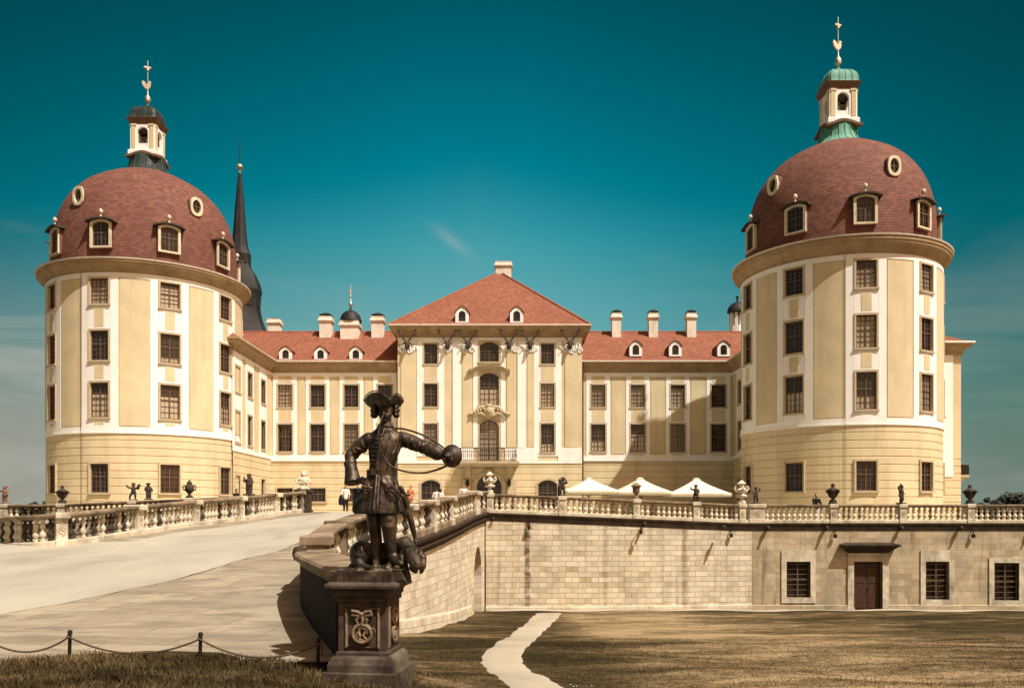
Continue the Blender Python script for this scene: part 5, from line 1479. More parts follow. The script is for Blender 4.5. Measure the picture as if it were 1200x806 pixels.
# belt
q=MB(); el=[(W(447,Z0)+r_(16.3)*math.cos(t),Z0+.02+r_(13)*math.sin(t),H(553.5,Z0)) for t in [k*math.pi/16 for k in range(32)]]
sweep(q,[Vector(p) for p in el],[(-.01,-.034),(.014,-.034),(.014,.034),(-.01,.034)],closed=True)
q.bevbox(W(441,Z0)-.04,W(441,Z0)+.04,Z0-.165,Z0-.12,H(557.5,Z0),H(549.5,Z0),.008); q.build('belt',M['bronze'],hun,True,40)
# horn: one long looped tube and its bell
hp=[S(449.6,485,-.185),S(447.5,490,-.235),S(444.6,500,-.25),S(443,510,-.25),S(444.5,522,-.25),S(449.5,535,-.25),S(458,545.5,-.26),S(470,551,-.27),S(484,553.5,-.27),S(498,553.6,-.27),S(511,550.5,-.30),S(520,547,-.35),S(527,542.5,-.39),S(529.3,538,-.40),S(529,535,-.36)]
hp2=[S(525,529.5,-.20),S(517,522.5,-.15),S(506,515,-.11),S(494,509,-.05),S(481,504.5,.03),S(469,502,.10),S(458,503,.16),S(447,507,.19),S(438,514,.21)]
def cr(P_,n=5):
    P_=[P_[0]]+P_+[P_[-1]]; out=[]
    for i in range(1,len(P_)-2):
        for k in range(n):
            t=k/n; a,b_,c,d=P_[i-1:i+3]; out.append(.5*((2*b_)+(c-a)*t+(2*a-5*b_+4*c-d)*t*t+(3*b_-a-3*c+d)*t**3))
    out.append(P_[-2]); return out
hp=cr(hp); n=len(hp); hp2=cr(hp2)
q=MB(); q.tube(hp,[.0080+.006*min(1,k/n*1.3) for k in range(n)],8)
q.tube(hp2,.0125,8)
q.tube([S(449.6,485,-.172),S(449.3,486,-.20)],[.022,.011],10)
horn=q.build('hunting_horn',M['bronze'],hun,True,60)
bc=S(529.2,534.2,-.20); ax=Vector((.42,.88,.06)).normalized()
Mx=Matrix.Translation(bc)@ax.to_track_quat('Z','Y').to_matrix().to_4x4()
q=MB(); q.lathe([(.015,-.185),(.019,-.15),(.030,-.122),(.056,-.103),(.090,-.080),(.117,-.050),(.134,-.016),(.140,.0),(.142,.008),(.137,.010),(.129,-.012),(.112,-.044),(.086,-.072),(.052,-.096),(.026,-.118),(.014,-.150)],36,cap=False)
q.v=[tuple(Mx@Vector(v)) for v in q.v]; q.build('bell',M['bronze'],horn,True,70)
# hanging hunting knife on its strap
q=MB(); q.tube([S(450,557,-.20),S(458,567,-.24),S(466,576,-.22),S(472,583,-.16)],r_(1.4),6)
q.chain([S(470,571,-.14),S(474,582,-.13)],[r_(2.6),r_(3)]); q.caps(S(470,580,-.15),r_(2.2),S(479,579,-.10),r_(2.0))
q.chain([S(474.5,584,-.12),S(479,600,-.06),S(484,620,.0),S(486.5,632,.03)],[r_(3.6),r_(3.9),r_(3.4),r_(2.2)])
q.chain([S(478,594,-.1),S(474,604,-.08)],[r_(2.6),r_(2.2)]); q.ell(S(487,634,.03),(r_(2.4),r_(2.4),r_(3)))
km=blob(q,.009,1); km.materials.append(M['bronze']); attach(link_mesh('hunting_knife',km,None),hun)
# hound
d=MB()
d.ell(S(421.5,650,.10),(r_(11.5),r_(15),r_(17)),(0,R(6),0))
d.chain([S(419,658,.02),S(424,664,-.06),S(433,665.5,-.16)],[r_(8),r_(5),r_(3.6)])
d.chain([S(433,665.5,-.16),S(440,666,-.22)],[r_(3.4),r_(3)])
d.chain([S(424,648,.16),S(440,650,.24),S(456,647,.24),S(468,643,.16)],[r_(15),r_(13),r_(13.5),r_(13)])
d.chain([S(468,642,.14),S(474,638,.04),S(479,645,-.06)],[r_(11.5),r_(10.2),r_(9)])
d.ell(S(482,648.5,-.12),(r_(10.6),r_(12),r_(10)),(R(25),0,0))
d.chain([S(483,652,-.2),S(486,657.5,-.29),S(488,661,-.345)],[r_(8.4),r_(7.4),r_(6.4)])
d.ell(S(488.6,659.3,-.40),(r_(3.2),r_(1.8),r_(2.2)))
for sx_ in(-1,1): d.ell(S(487.6+sx_*3.3,663,-.345),(r_(3.4),r_(4.2),r_(4.2)))
d.chain([S(483.5,665,-.25),S(487,669,-.33)],[r_(4.4),r_(3)])
for x in(477.5,488): d.ell(S(x,647.5,-.225),(r_(2.8),r_(2),r_(1.5))); d.ell(S(x,644.5,-.20),(r_(3.6),r_(2.4),r_(1.6)))
d.chain([S(472.5,646,-.10),S(470.6,653,-.17),S(471.5,661,-.20)],[r_(3),r_(4),r_(2.6)],10)
d.chain([S(491,645,-.08),S(495.6,653,-.12),S(495.4,663,-.15),S(493.6,670,-.16)],[r_(3.4),r_(4.6),r_(4.3),r_(2.4)],10)
d.chain([S(470,650,.05),S(473,662,-.1),S(476.5,671,-.2),S(479,677,-.24)],[r_(8),r_(5.4),r_(4),r_(3.2)])
for k in range(3): d.caps(S(477+1.6*k,676,-.25),r_(1.7),S(477.6+1.6*k,680,-.28),r_(1.5))
d.chain([S(462,652,.05),S(458,662,-.05),S(454,666,-.2)],[r_(8),r_(5),r_(3.2)])
d.chain([S(414,660,.2),S(409.5,665,.1),S(413,667,-.05),S(424,668,-.12)],[r_(3),r_(2.5),r_(2),r_(1.4)],8)
dm=blob(d,.0095,3); dm.materials.append(M['bronze']); attach(link_mesh('hound',dm,None),hun)
q=MB(); cc=S(472,637.5,.06); 
q.tube([cc+Vector((r_(11)*math.cos(t),r_(10.5)*math.sin(t)*.8,r_(10)*math.sin(t)*.35+r_(3)*math.cos(t)*-1)) for t in [k*math.pi/10 for k in range(20)]],r_(1.1),6,True); q.build('dog_collar',M['bronze'],hun)
# rocky base slab cast with the figure
q=MB()
rr=random.Random(2)
for k in range(40):
    x=398+rr.random()*72; q.ell(S(x,667.5,-.30+.62*rr.random()),(r_(5+5*rr.random()),r_(6),r_(1.5+2*rr.random())),(0,0,rr.random()*3),8,6)
q.build('rocky_ground',M['bronze'],hun)
# ------------------------------------------------------------ pedestal
PC=Vector((W(433.2,10.68),10.68,0)); PM=Matrix.Translation(PC)@Matrix.Rotation(R(-6.5),4,'Z')
ped=thing('pedestal','square blackened stone pedestal with a carved ribbon and horn panel under the bronze hunter','pedestal',(PC.x,PC.y,E-1.95))
def pr_(name,rs,mat,ang=25):
    q=MB(); q.rings([(-a,a,-a*1.06,a*1.06,E+z) for a,z in rs],PM); return q.build(name,M[mat],ped,True,ang)
pr_('plinth',[(.385,-.80),(.385,-.672),(.375,-.662)],'bronze')
pr_('cornice',[(.33,-.99),(.345,-.97),(.345,-.93),(.36,-.905),(.40,-.885),(.43,-.875),(.435,-.845),(.425,-.825),(.385,-.80)],'pedstone')
pr_('frieze',[(.322,-1.03),(.322,-.985)],'darkstone')
shaft=pr_('shaft',[(.325,-1.70),(.325,-1.66),(.30,-1.645),(.30,-1.06),(.325,-1.045),(.325,-1.025)],'pedstone' if 'pedstone' in M else 'darkstone')
pr_('base',[(.405,-3.0),(.405,-1.80),(.385,-1.755),(.38,-1.735),(.345,-1.70)],'pedbase')
pr_('foundation',[(.455,-3.1),(.455,-1.90),(.44,-1.885)],'pedbase')
q=MB()
def pv(x,z,dy=0): return PM@Vector((x,-.300*1.06-dy,E+z))
def frame(mb,x0,x1,z0,z1,t=.022):
    mb.tube([pv(x0,z0),pv(x1,z0),pv(x1,z1),pv(x0,z1)],t,6,True)
frame(q,-.20,.20,-1.60,-1.12)
q.tube([pv(.115*math.cos(t),-1.43+.105*math.sin(t),.02) for t in [k*math.pi/12 for k in range(24)]],.024,8,True)
q.tube([pv(.06*math.cos(t)+.02*math.sin(3*t),-1.43+.075*math.sin(t),.02) for t in [k*math.pi/12 for k in range(20)]],.017,6)
for s in(-1,1):
    q.tube([pv(0,-1.20,.02),pv(s*.05,-1.165,.035),pv(s*.115,-1.155,.03),pv(s*.125,-1.20,.025),pv(s*.05,-1.21,.03),pv(0,-1.20,.02)],[.016,.024,.026,.022,.018,.014],7)
    q.tube([pv(s*.02,-1.21,.02),pv(s*.07,-1.26,.025),pv(s*.05,-1.31,.02),pv(s*.11,-1.35,.015)],[.018,.02,.016,.006],6)
    q.tube([pv(s*.04,-1.40,.02),pv(s*.02,-1.45,.035),pv(s*.055,-1.50,.02)],.016,6)
q.tube([pv(0,-1.2,.02),pv(.015,-1.27,.03),pv(-.01,-1.33,.03)],[.022,.024,.018],7); q.ell(pv(0,-1.19,.035),(.028,.02,.026),n=10,m=6)
q.tube([pv(.10,-1.38,.02),pv(.15,-1.36,.02),pv(.165,-1.41,.02)],[.014,.012,.006],6)
q.build('carved_relief',M['reliefstone'] if 'reliefstone' in M else M['rail'],shaft)
q=MB()
def ps(y,z,dy=0): return PM@Vector((.300+dy,y,E+z))
q.tube([ps(-.2,-1.6),ps(.2,-1.6),ps(.2,-1.12),ps(-.2,-1.12)],.02,6,True)
for zc in(-1.24,-1.47): q.tube([ps(.09*math.cos(t),zc+.09*math.sin(t),.015) for t in [k*math.pi/8 for k in range(16)]],.022,6,True); q.tube([ps(.05*math.cos(t),zc+.05*math.sin(t)*math.cos(t),.02) for t in [k*math.pi/8 for k in range(16)]],.018,6,True)
q.build('side_relief',M['reliefstone'],shaft)
# ============================================================ urns and garden figures on the balustrade posts
def top(at,P_,px,h=1.0):
    p,a=at(arc_at_px(P_,px)); return Vector((p.x,p.y,p.z+h+.035)),a
def urn(label,loc,prof,mat,handles=None,group='stone urns on the balustrade posts',base=True,lobes=0,sc=1):
    root=thing('garden_urn',label,'urn',loc,0,group)
    b=MB(); b.bevbox(-.17*sc,.17*sc,-.17*sc,.17*sc,0,.07*sc,.01); b.lathe([(r*sc,.07*sc+z*sc) for r,z in prof],20,lobes=(lambda a,z:1+.06*abs(math.sin(a*lobes))) if lobes else None)
    me=b.mesh('urn_body',True,40); me.materials.append(M[mat]); link_mesh('vase',me,None,root)
    if handles:
        h=MB(); handles(h,sc); hm=h.mesh('urn_handles',True,50); hm.materials.append(M[mat]); link_mesh('handles',hm,None,root)
    return root
def leafy(h,sc):
    for k in range(6):
        a=k*math.pi/3+.2; c,s=math.cos(a),math.sin(a)
        h.tube([(c*r*sc,s*r*sc,z*sc) for r,z in((.12,.30),(.20,.44),(.27,.58),(.36,.67),(.40,.66),(.37,.60))],[.03*sc,.045*sc,.05*sc,.045*sc,.03*sc,.012*sc],7)
        h.tube([(c*r*sc,s*r*sc,z*sc) for r,z in((.07,.20),(.16,.17),(.20,.10))],[.03*sc,.04*sc,.015*sc],6)
def scrolls(h,sc):
    for s in(-1,1):
        h.tube([(s*x*sc,0,z*sc) for x,z in((.14,.52),(.26,.60),(.33,.72),(.28,.82),(.20,.78),(.23,.72))],[.05*sc,.055*sc,.05*sc,.045*sc,.04*sc,.02*sc],7)
        h.tube([(0,s*x*sc,z*sc) for x,z in((.14,.52),(.26,.60),(.33,.72),(.28,.82))],[.05*sc,.055*sc,.05*sc,.03*sc],7)
        h.ell((s*.17*sc,0,.36*sc),(.11*sc,.1*sc,.07*sc),n=10,m=6)
def loops(h,sc):
    for s in(-1,1): h.tube([(s*x*sc,0,z*sc) for x,z in((.20,.40),(.34,.46),(.36,.60),(.30,.70),(.20,.68))],.035*sc,7)
PA=[(.18,0),(.19,.04),(.10,.09),(.065,.14),(.08,.20),(.14,.26),(.18,.36),(.20,.48),(.26,.58),(.32,.64),(.30,.67),(.20,.70),(.15,.76),(.08,.80),(.07,.84),(.11,.88),(.10,.94),(.04,.98),(.001,1.0)]
PB=[(.18,0),(.18,.05),(.10,.09),(.07,.16),(.10,.20),(.25,.27),(.26,.32),(.12,.38),(.11,.44),(.20,.52),(.24,.58),(.16,.66),(.10,.72),(.14,.80),(.22,.88),(.12,.94),(.09,1.0),(.001,1.04)]
PC_=[(.15,0),(.16,.05),(.07,.10),(.06,.16),(.15,.26),(.20,.34),(.21,.58),(.28,.62),(.30,.67),(.22,.72),(.14,.80),(.06,.84),(.001,.87)]
PD=[(.16,0),(.17,.04),(.07,.10),(.06,.15),(.18,.26),(.25,.42),(.24,.58),(.15,.68),(.12,.72),(.17,.75),(.10,.82),(.05,.90),(.001,.93)]
l,_=top(at1,TB,574); urn('tall white rococo urn with scrolls on the corner post in front of the palace portal',l,PB,'whitestone',scrolls,sc=1.05)
l,_=top(at1,TB,745.5); urn('square shouldered buff vase on the post between the middle and left umbrellas',l,PC_,'rail',sc=1.0)
l,_=top(at1,TB,869); urn('white knobbly urn on the post where the curved and straight balustrades meet',l,PB,'whitestone',scrolls,lobes=3,sc=1.18)
l,_=top(at2,TS,976); urn('black lidded urn with leaf wings on the post left of the brown door',l,PA,'patinastone',leafy,sc=1.08)
l,_=top(at2,TS,1136.5); urn('dark urn with a spreading leaf rim on the post beside the far trees',l,PA,'patinastone',leafy,lobes=3,sc=1.02)
l,_=top(at3,TL,73); urn('black leaf winged urn at the foot of the left edge of the left tower',l,PA,'patinastone',leafy,sc=.96)
l,_=top(at3,TL,222); urn('dark egg shaped urn with loop handles on the far left balustrade',l,PD,'patinastone',loops,sc=1.0)
# carved trophy on the dark end post of the ramp
def figure(label,loc,rot,sc,mat,pose,name='garden_statue',cat='statue',group='carved figures on the balustrade posts',extra=None):
    """small carved child figure; pose gives joint points (m) for a 0.95 m figure facing -y"""
    root=thing(name,label,cat,loc,rot,group)
    P=dict(hipL=(-.07,0,.42),hipR=(.07,0,.42),kneeL=(-.09,-.03,.24),kneeR=(.09,-.04,.24),footL=(-.09,.0,.06),footR=(.10,.0,.06),pel=(0,0,.44),ches=(0,-.01,.64),neck=(0,-.01,.73),head=(0,-.03,.84),shL=(-.12,0,.67),shR=(.12,0,.67),elL=(-.2,-.04,.54),elR=(.2,-.04,.54),haL=(-.15,-.15,.46),haR=(.15,-.15,.46)); P.update(pose)
    q=MB(); Q={k:Vector(v)*sc for k,v in P.items()}
    c=lambda names,rs: q.chain([Q[n] for n in names],[x*sc for x in rs],10)
    c(('pel','ches','neck'),(.115,.115,.05)); c(('neck','head'),(.05,.06)); q.ell(Q['head'],(.085*sc,.095*sc,.105*sc),n=12,m=8); q.ell(Q['head']+Vector((0,-.09*sc,-.01*sc)),(.02*sc,.02*sc,.025*sc),n=8,m=6)
    for s in 'LR':
        c(('hip'+s,'knee'+s,'foot'+s),(.085,.062,.042)); q.caps(Q['foot'+s],.04*sc,Q['foot'+s]+Vector((0,-.09,-.02))*sc,.03*sc,8)
        c(('sh'+s,'el'+s,'ha'+s),(.058,.045,.034)); q.ell(Q['ha'+s],(.04*sc,.04*sc,.04*sc),n=8,m=6)
        q.caps(Q['sh'+s],.06*sc,Q['ches'],.1*sc,10)
    if extra: extra(q,sc)
    me=blob(q,.022*sc,2); me.materials.append(M[mat]); link_mesh('figure',me,None,root)
    h=MB(); h.ell(Q['head']+Vector((0,.02,.035))*sc,(.095*sc,.1*sc,.09*sc),n=10,m=8)
    for k in range(7): h.ell(Q['head']+Vector((.085*math.cos(k),.03+.05*math.sin(k),.03+.04*math.cos(k*2)))*sc,(.035*sc,.035*sc,.035*sc),n=6,m=5)
    hm=h.mesh('hair'); hm.materials.append(M[mat]); link_mesh('hair',hm,None,root)
    b=MB(); b.bevbox(-.2*sc,.2*sc,-.17*sc,.17*sc,0,.06*sc,.01); bb=b.mesh('slab'); bb.materials.append(M[mat]); link_mesh('base_slab',bb,None,root)
    return root
l,_=top(at1,TB,659)
figure('pair of dark embracing child figures on the post left of the umbrellas',l,R(10),1.08,'patinastone',dict(elR=(.22,-.1,.66),haR=(.12,-.12,.85),head=(.03,-.03,.84)),extra=lambda q,s:(q.chain([Vector((-.17,.05,.06))*s,Vector((-.16,.03,.34))*s,Vector((-.14,.0,.60))*s],[.07*s,.09*s,.08*s],10),q.ell(Vector((-.13,-.02,.78))*s,(.085*s,.09*s,.1*s)),q.caps(Vector((-.1,0,.6))*s,.06*s,Vector((.1,-.05,.6))*s,.05*s)))
l,_=top(at1,TB,815.5)
figure('dark stepping child figure in front of the right umbrella',l,R(-25),1.0,'patinastone',dict(haL=(-.26,-.16,.80),elL=(-.25,-.06,.70),kneeR=(.12,-.14,.28),footR=(.14,.03,.07)))
l,_=top(at2,TS,883.5)
figure('slim mottled figure with raised arm beside the white knobbly urn',l+Vector((.1,.0,0)),R(20),1.0,'patinastone',dict(haR=(.22,-.05,.88),elR=(.26,-.02,.76),head=(.02,-.02,.84)))
l,_=top(at2,TS,1056)
figure('twisting dark slender figure on the post above the right side of the door',l,R(30),1.12,'patinastone',dict(haL=(-.10,-.05,.95),elL=(-.22,0,.82),haR=(.05,-.14,.5),elR=(.2,.04,.55),kneeL=(-.04,-.06,.25),footL=(-.04,0,.06),footR=(.05,.02,.06)),extra=lambda q,s:(q.caps(Vector((.02,0,.88))*s,.05*s,Vector((-.03,.02,1.02))*s,.025*s),q.caps(Vector((0,0,.06))*s,.09*s,Vector((0,.02,.3))*s,.06*s)))
l,_=top(at3,TL,6)
figure('reddish child figure stretching an arm at the far left of the balustrade',l,R(-10),1.08,'pinkstone',dict(haL=(-.42,-.1,.66),elL=(-.28,-.04,.66)))
l,_=top(at3,TL,156.5)
figure('dark child figure carrying flower garlands and a pale basket beside the left tower window',l,R(15),1.02,'patinastone',dict(haL=(-.34,-.1,.82),elL=(-.28,-.03,.7),haR=(.3,-.12,.74),elR=(.26,-.04,.62),kneeL=(-.16,-.05,.25),footL=(-.2,0,.06)),extra=lambda q,s:[q.ell(Vector((.28+.07*math.cos(k),-.12,.78+.08*math.sin(k*1.7)))*s,(.05*s,.05*s,.05*s),n=8,m=6) for k in range(6)])
l,_=top(at3,TL,174)
figure('small cloaked figure in a broad hat, right of the garland carrier',Vector((l.x,l.y,l.z)),R(35),.98,'patinastone',dict(head=(-.02,-.05,.84),haL=(-.2,-.2,.7)),extra=lambda q,s:(q.loft([(0,.03*s,.08*s,.10*s,.12*s),(0,.04*s,.35*s,.14*s,.14*s),(0,.03*s,.66*s,.15*s,.13*s),(0,0,.74*s,.08*s,.08*s)],14),q.ell(Vector((-.03,-.04,.90))*s,(.17*s,.15*s,.03*s))))
l,_=top(at4,RL,292,1.1)
figure('dark draped bust on the ramp balustrade below the left tower',l,R(-15),1.06,'patinastone',dict(elL=(-.24,-.02,.6),haL=(-.22,-.05,.8)),extra=lambda q,s:q.loft([(0,0,.06*s,.13*s,.13*s),(0,0,.3*s,.15*s,.13*s),(0,0,.5*s,.16*s,.13*s),(0,0,.66*s,.17*s,.11*s),(0,0,.72*s,.08*s,.07*s)],14))
# dark block with a pale armour trophy at the top of the ramp
p,a=at4(arc_at_px(RL,371)); 
blk=thing('trophy_block','blackened square stone block closing the ramp balustrade, left of the two standing visitors','plinth',(p.x,p.y,p.z))
q=MB(); q.bevbox(-.36,.36,-.34,.34,-.05,1.02,.02); q.bevbox(-.42,.42,-.40,.40,1.02,1.20,.03); q.bevbox(-.42,.42,-.4,.4,-.1,.14,.02); me=q.mesh('block',True,25); me.materials.append(M['darkstone']); link_mesh('block',me,None,blk)
q=MB(); q.bevbox(-.34,.34,-.30,.30,.20,.98,.0); 
tro=thing('armour_trophy','pale carved armour and helmet trophy standing on the dark end block of the ramp','sculpture',(p.x,p.y,p.z+1.2),0,'carved figures on the balustrade posts')
q=MB(); q.loft([(0,0,.0,.26,.2),(0,0,.12,.20,.16),(0,0,.22,.15,.13),(0,0,.36,.24,.18),(0,0,.52,.28,.2),(0,0,.60,.22,.16),(0,0,.66,.09,.09)],16)
q.ell((.02,-.02,.78),(.14,.16,.15)); q.caps((-.1,.05,.90),.05,(.16,.05,.93),.06); q.caps((.14,.0,.92),.06,(.22,.05,.74),.04)
for s in(-1,1): q.chain([(s*.22,0,.54),(s*.36,-.03,.46),(s*.30,-.1,.34)],[.09,.07,.04]); q.caps((s*.12,-.12,.1),.06,(s*.3,-.06,.02),.04)
for k in range(6): q.ell((.2*math.cos(k),-.13,.35+.06*math.sin(k*2)),(.06,.06,.06),n=8,m=6)
me=blob(q,.02,2); me.materials.append(M['whitestone']); link_mesh('trophy',me,None,tro)

# ============================================================ umbrellas on the terrace
def umbrella(label,px,d,wpx,yap,yed,rot):
    x=W(px,d); hw=wpx/2*d/F*.98; za=H(yap,d); ze_=H(yed,d); zf=zt(x)
    root=thing('parasol',label,'parasol',(x,d,zf),R(rot),'cream parasols on the terrace')
    c=MB(); n=8; V=[];Fc=[]; m=6
    ring=[]
    for k in range(4):
        a=(k+.5)*math.pi/2
        ring.append((hw*1.0*math.copysign(1,math.cos(a)),hw*math.copysign(1,math.sin(a))))
    edge_=[]
    for k in range(4):
        a=ring[k];b2=ring[(k+1)%4]
        for j in range(6): t=j/6; s=1-.035*math.sin(math.pi*t); edge_.append((( a[0]+(b2[0]-a[0])*t)*s,(a[1]+(b2[1]-a[1])*t)*s,t))
    N=len(edge_)
    for i in range(m+1):
        f=i/m
        for (ex,ey,t) in edge_:
            z=(za-zf)+(ze_-za)*(f**.93)-.05*math.sin(math.pi*f)+.03*math.sin(math.pi*t)*f
            V.append((ex*max(f,.02),ey*max(f,.02),z))
    for i in range(m):
        for k in range(N): Fc.append((i*N+k,i*N+(k+1)%N,(i+1)*N+(k+1)%N,(i+1)*N+k))
    b0=len(V)
    for (ex,ey,t) in edge_: V.append((ex*1.0,ey*1.0,ze_-zf-.22+.025*math.sin(t*math.pi*6)))
    for k in range(N): Fc.append((m*N+k,m*N+(k+1)%N,b0+(k+1)%N,b0+k))
    c.add(V,Fc); me=c.mesh('canopy',True,30); me.materials.append(M['canvas']); o=link_mesh('canopy',me,None,root)
    so=o.modifiers.new('t','SOLIDIFY'); so.thickness=.012
    q=MB(); q.rings([(-.24,.24,-.24,.24,za-zf-.12),(-.25,.25,-.25,.25,za-zf-.07),(-.03,.03,-.03,.03,za-zf+.03)]); me=q.mesh('vent'); me.materials.append(M['canvas']); link_mesh('vent_cap',me,None,root)
    q=MB(); q.tube([(0,0,.05),(0,0,za-zf+.06)],.035,8); me=q.mesh('pole'); me.materials.append(M['grille']); link_mesh('pole',me,None,root)
    q=MB()
    for (ex,ey) in ring: q.tube([(0,0,za-zf-.12),(ex*.97,ey*.97,ze_-zf-.06)],.018,5)
    for (ex,ey) in ((hw,0),(-hw,0),(0,hw),(0,-hw)): q.tube([(0,0,za-zf-.12),(ex*.95,ey*.95,ze_-zf-.04)],.016,5)
    for (ex,ey) in ring: q.tube([(0,0,(ze_-zf)*.78),(ex*.5,ey*.5,(za+ze_)/2-zf-.08)],.014,5)
    me=q.mesh('ribs'); me.materials.append(M['grille']); link_mesh('ribs',me,None,root)
    q=MB(); q.bevbox(-.4,.4,-.4,.4,0,.10,.02); q.lathe([(.08,.1),(.07,.4)],10); me=q.mesh('foot'); me.materials.append(M['iron']); link_mesh('base',me,None,root)
umbrella('left cream parasol beside the embracing child figures',690,61.5,64,559.6,576,8)
umbrella('middle cream parasol behind the square shouldered vase',750,61.5,64,559.6,577,4)
umbrella('right cream parasol partly in the shadow of the tower',816,61.5,70,560,579,-3)
# ============================================================ people
def person(label,px,d,h,rot,shirt,lower,hairc,skirt=0,arms=None,zoff=0,sleeves=True,z=None):
    x=W(px,d); z=zt(x)+zoff if z is None else z
    root=thing('person',label,'person',(x,d,z),R(rot),'visitors on the terrace')
    k=h/1.75
    J=dict(hip=(.085,0,.90),knee=(.095,-.02,.50),ank=(.095,.02,.07),sh=(.185,0,1.40),el=(.25,.03,1.12),ha=(.22,-.06,.86))
    A={'L':dict(J),'R':dict(J)}
    for s,dct in (arms or {}).items(): A[s].update(dct)
    def V(s,n): v=A[s][n]; return Vector((v[0]*(-1 if s=='L' else 1),v[1],v[2]))*k
    b=MB()
    b.chain([Vector((0,0,.95))*k,Vector((0,.0,1.15))*k,Vector((0,.0,1.34))*k],[.14*k,.12*k,.13*k],12); b.caps(Vector((0,0,1.40))*k,.065*k,Vector((0,-.01,1.53))*k,.055*k)
    b.ell(Vector((0,-.02,1.63))*k,(.075*k,.095*k,.115*k)); b.caps(Vector((0,-.115,1.64))*k,.01*k,Vector((0,-.125,1.60))*k,.016*k,8); b.ell(Vector((0,-.07,1.56))*k,(.04*k,.045*k,.035*k))
    for s in 'LR':
        sg=-1 if s=='L' else 1
        b.ell(Vector((sg*.078,0,1.62))*k,(.012*k,.022*k,.03*k),n=8,m=6); b.caps(V(s,'sh'),.06*k,Vector((0,0,1.34))*k,.1*k)
        b.chain([V(s,'hip'),V(s,'knee'),V(s,'ank')],[.085*k,.058*k,.04*k]); b.caps(V(s,'ank'),.04*k,V(s,'ank')+Vector((sg*.02,-.17,-.035))*k,.032*k)
        b.chain([V(s,'sh'),V(s,'el'),V(s,'ha')],[.052*k,.042*k,.03*k])
        w=V(s,'ha'); dr=(w-V(s,'el')).normalized(); b.caps(w,.032*k,w+dr*.07*k,.034*k,8)
        for f in range(4): o=Vector((.0,(-.03+.02*f),0))*k; b.caps(w+dr*.07*k+o,.010*k,w+dr*(.135+.012*(f in(1,2)))*k+o+Vector((-sg*.012,-.006,0))*k,.008*k,6)
        b.caps(w+dr*.03*k,.012*k,w+dr*.075*k+Vector((0,-.055,0))*k,.009*k,6)
    me=blob(b,.019*k,1); me.materials.append(M['skin']); link_mesh('body',me,None,root)
    t=MB(); t.chain([Vector((0,0,.92))*k,Vector((0,0,1.15))*k,Vector((0,0,1.34))*k],[.165*k,.142*k,.15*k],12)
    for s in 'LR':
        t.caps(V(s,'sh'),.078*k,Vector((0,0,1.33))*k,.13*k); e=V(s,'el') if sleeves else V(s,'sh').lerp(V(s,'el'),.55); t.caps(V(s,'sh'),.074*k,e,.066*k)
        if sleeves=='long': t.caps(V(s,'el'),.062*k,V(s,'ha'),.048*k)
    me=blob(t,.022*k,2); me.materials.append(shirt); link_mesh('shirt',me,None,root)
    t=MB()
    if skirt: t.loft([(0,0,z_*k,a*k,a*k*.85) for z_,a in((1.04,.15),(.95,.185),(.75,.22),(skirt,.26))],24,lambda w,i:1+.03*i*math.sin(w*8))
    else:
        for s in 'LR': t.chain([Vector((0,0,.95))*k,V(s,'hip'),V(s,'knee'),V(s,'ank')+Vector((0,0,.03))*k],[.14*k,.105*k,.078*k,.062*k])
    me=blob(t,.022*k,1); me.materials.append(lower); link_mesh('skirt' if skirt else 'trousers',me,None,root)
    hm=MB(); hm.ell(Vector((0,.015,1.665))*k,(.086*k,.1*k,.1*k)); 
    if skirt: hm.caps(Vector((0,.06,1.62))*k,.07*k,Vector((0,.07,1.48))*k,.05*k)
    me=hm.mesh('hair'); me.materials.append(hairc); link_mesh('hair',me,None,root)
    q=MB()
    for s in 'LR':
        sg=-1 if s=='L' else 1; a_=V(s,'ank'); q.ell(a_+Vector((sg*.01,-.07,-.03))*k,(.05*k,.13*k,.045*k),n=10,m=6)
    me=q.mesh('shoes'); me.materials.append(M['brown']); link_mesh('shoes',me,None,root)
    return root
cw_=cloth('white_cotton',(.75,.70,.62)); cb2=cloth('black_cloth',(.015,.013,.013)); cs=cloth('salmon_cotton',(.62,.19,.11)); cg=cloth('khaki_cloth',(.28,.21,.13)); cd=cloth('dark_denim',(.03,.028,.035)); 
w1=person('woman in white top and dark trousers, black jacket over her arm, atop the ramp',405,53.5,1.68,15,cw_,cb2,M['hair'],0,{'L':dict(el=(.27,-.02,1.12),ha=(.24,-.16,1.02))},zoff=.05)
q=MB(); q.loft([(-.30,-.12,.42,.13,.10),(-.30,-.12,.7,.16,.11),(-.27,-.12,.98,.12,.10),(-.26,-.1,1.06,.06,.08)],14,lambda w,i:1+.08*math.sin(w*5+i)); me=q.mesh('jacket'); me.materials.append(cb2); link_mesh('carried_jacket',me,None,w1)
person('man dressed all in black standing beside the woman in white, behind the bronze elbow',419,53.8,1.78,-10,cb2,cb2,M['hair'],0,None,zoff=.05,sleeves='long')
person('man in a salmon polo shirt standing behind the bronze knife',481,57,1.82,-25,cs,cg,M['hair'],0,{'R':dict(el=(.3,.02,1.1),ha=(.2,-.1,.98))},zoff=0,sleeves=False)
person('woman in a long white dress at the ramp balustrade left of the portal',516.5,58,1.62,150,cw_,cw_,M['hair'],.3)
person('visitor in a white shirt half hidden behind the woman in the white dress',511.5,59.5,1.72,170,cw_,cg,M['hair'],0)
person('dark haired visitor in a white shirt standing alone behind the balustrade beside the portal',543,47.8,1.56,10,cw_,cb2,M['hair'],0)
person('person in black leaning over the straight balustrade left of the black lidded urn',956.5,48.6,1.62,5,cb2,cw_,M['hair'],0,{'L':dict(el=(.22,-.14,1.12),ha=(.05,-.24,1.16)),'R':dict(el=(.24,-.14,1.12),ha=(.1,-.26,1.1))},sleeves='long')
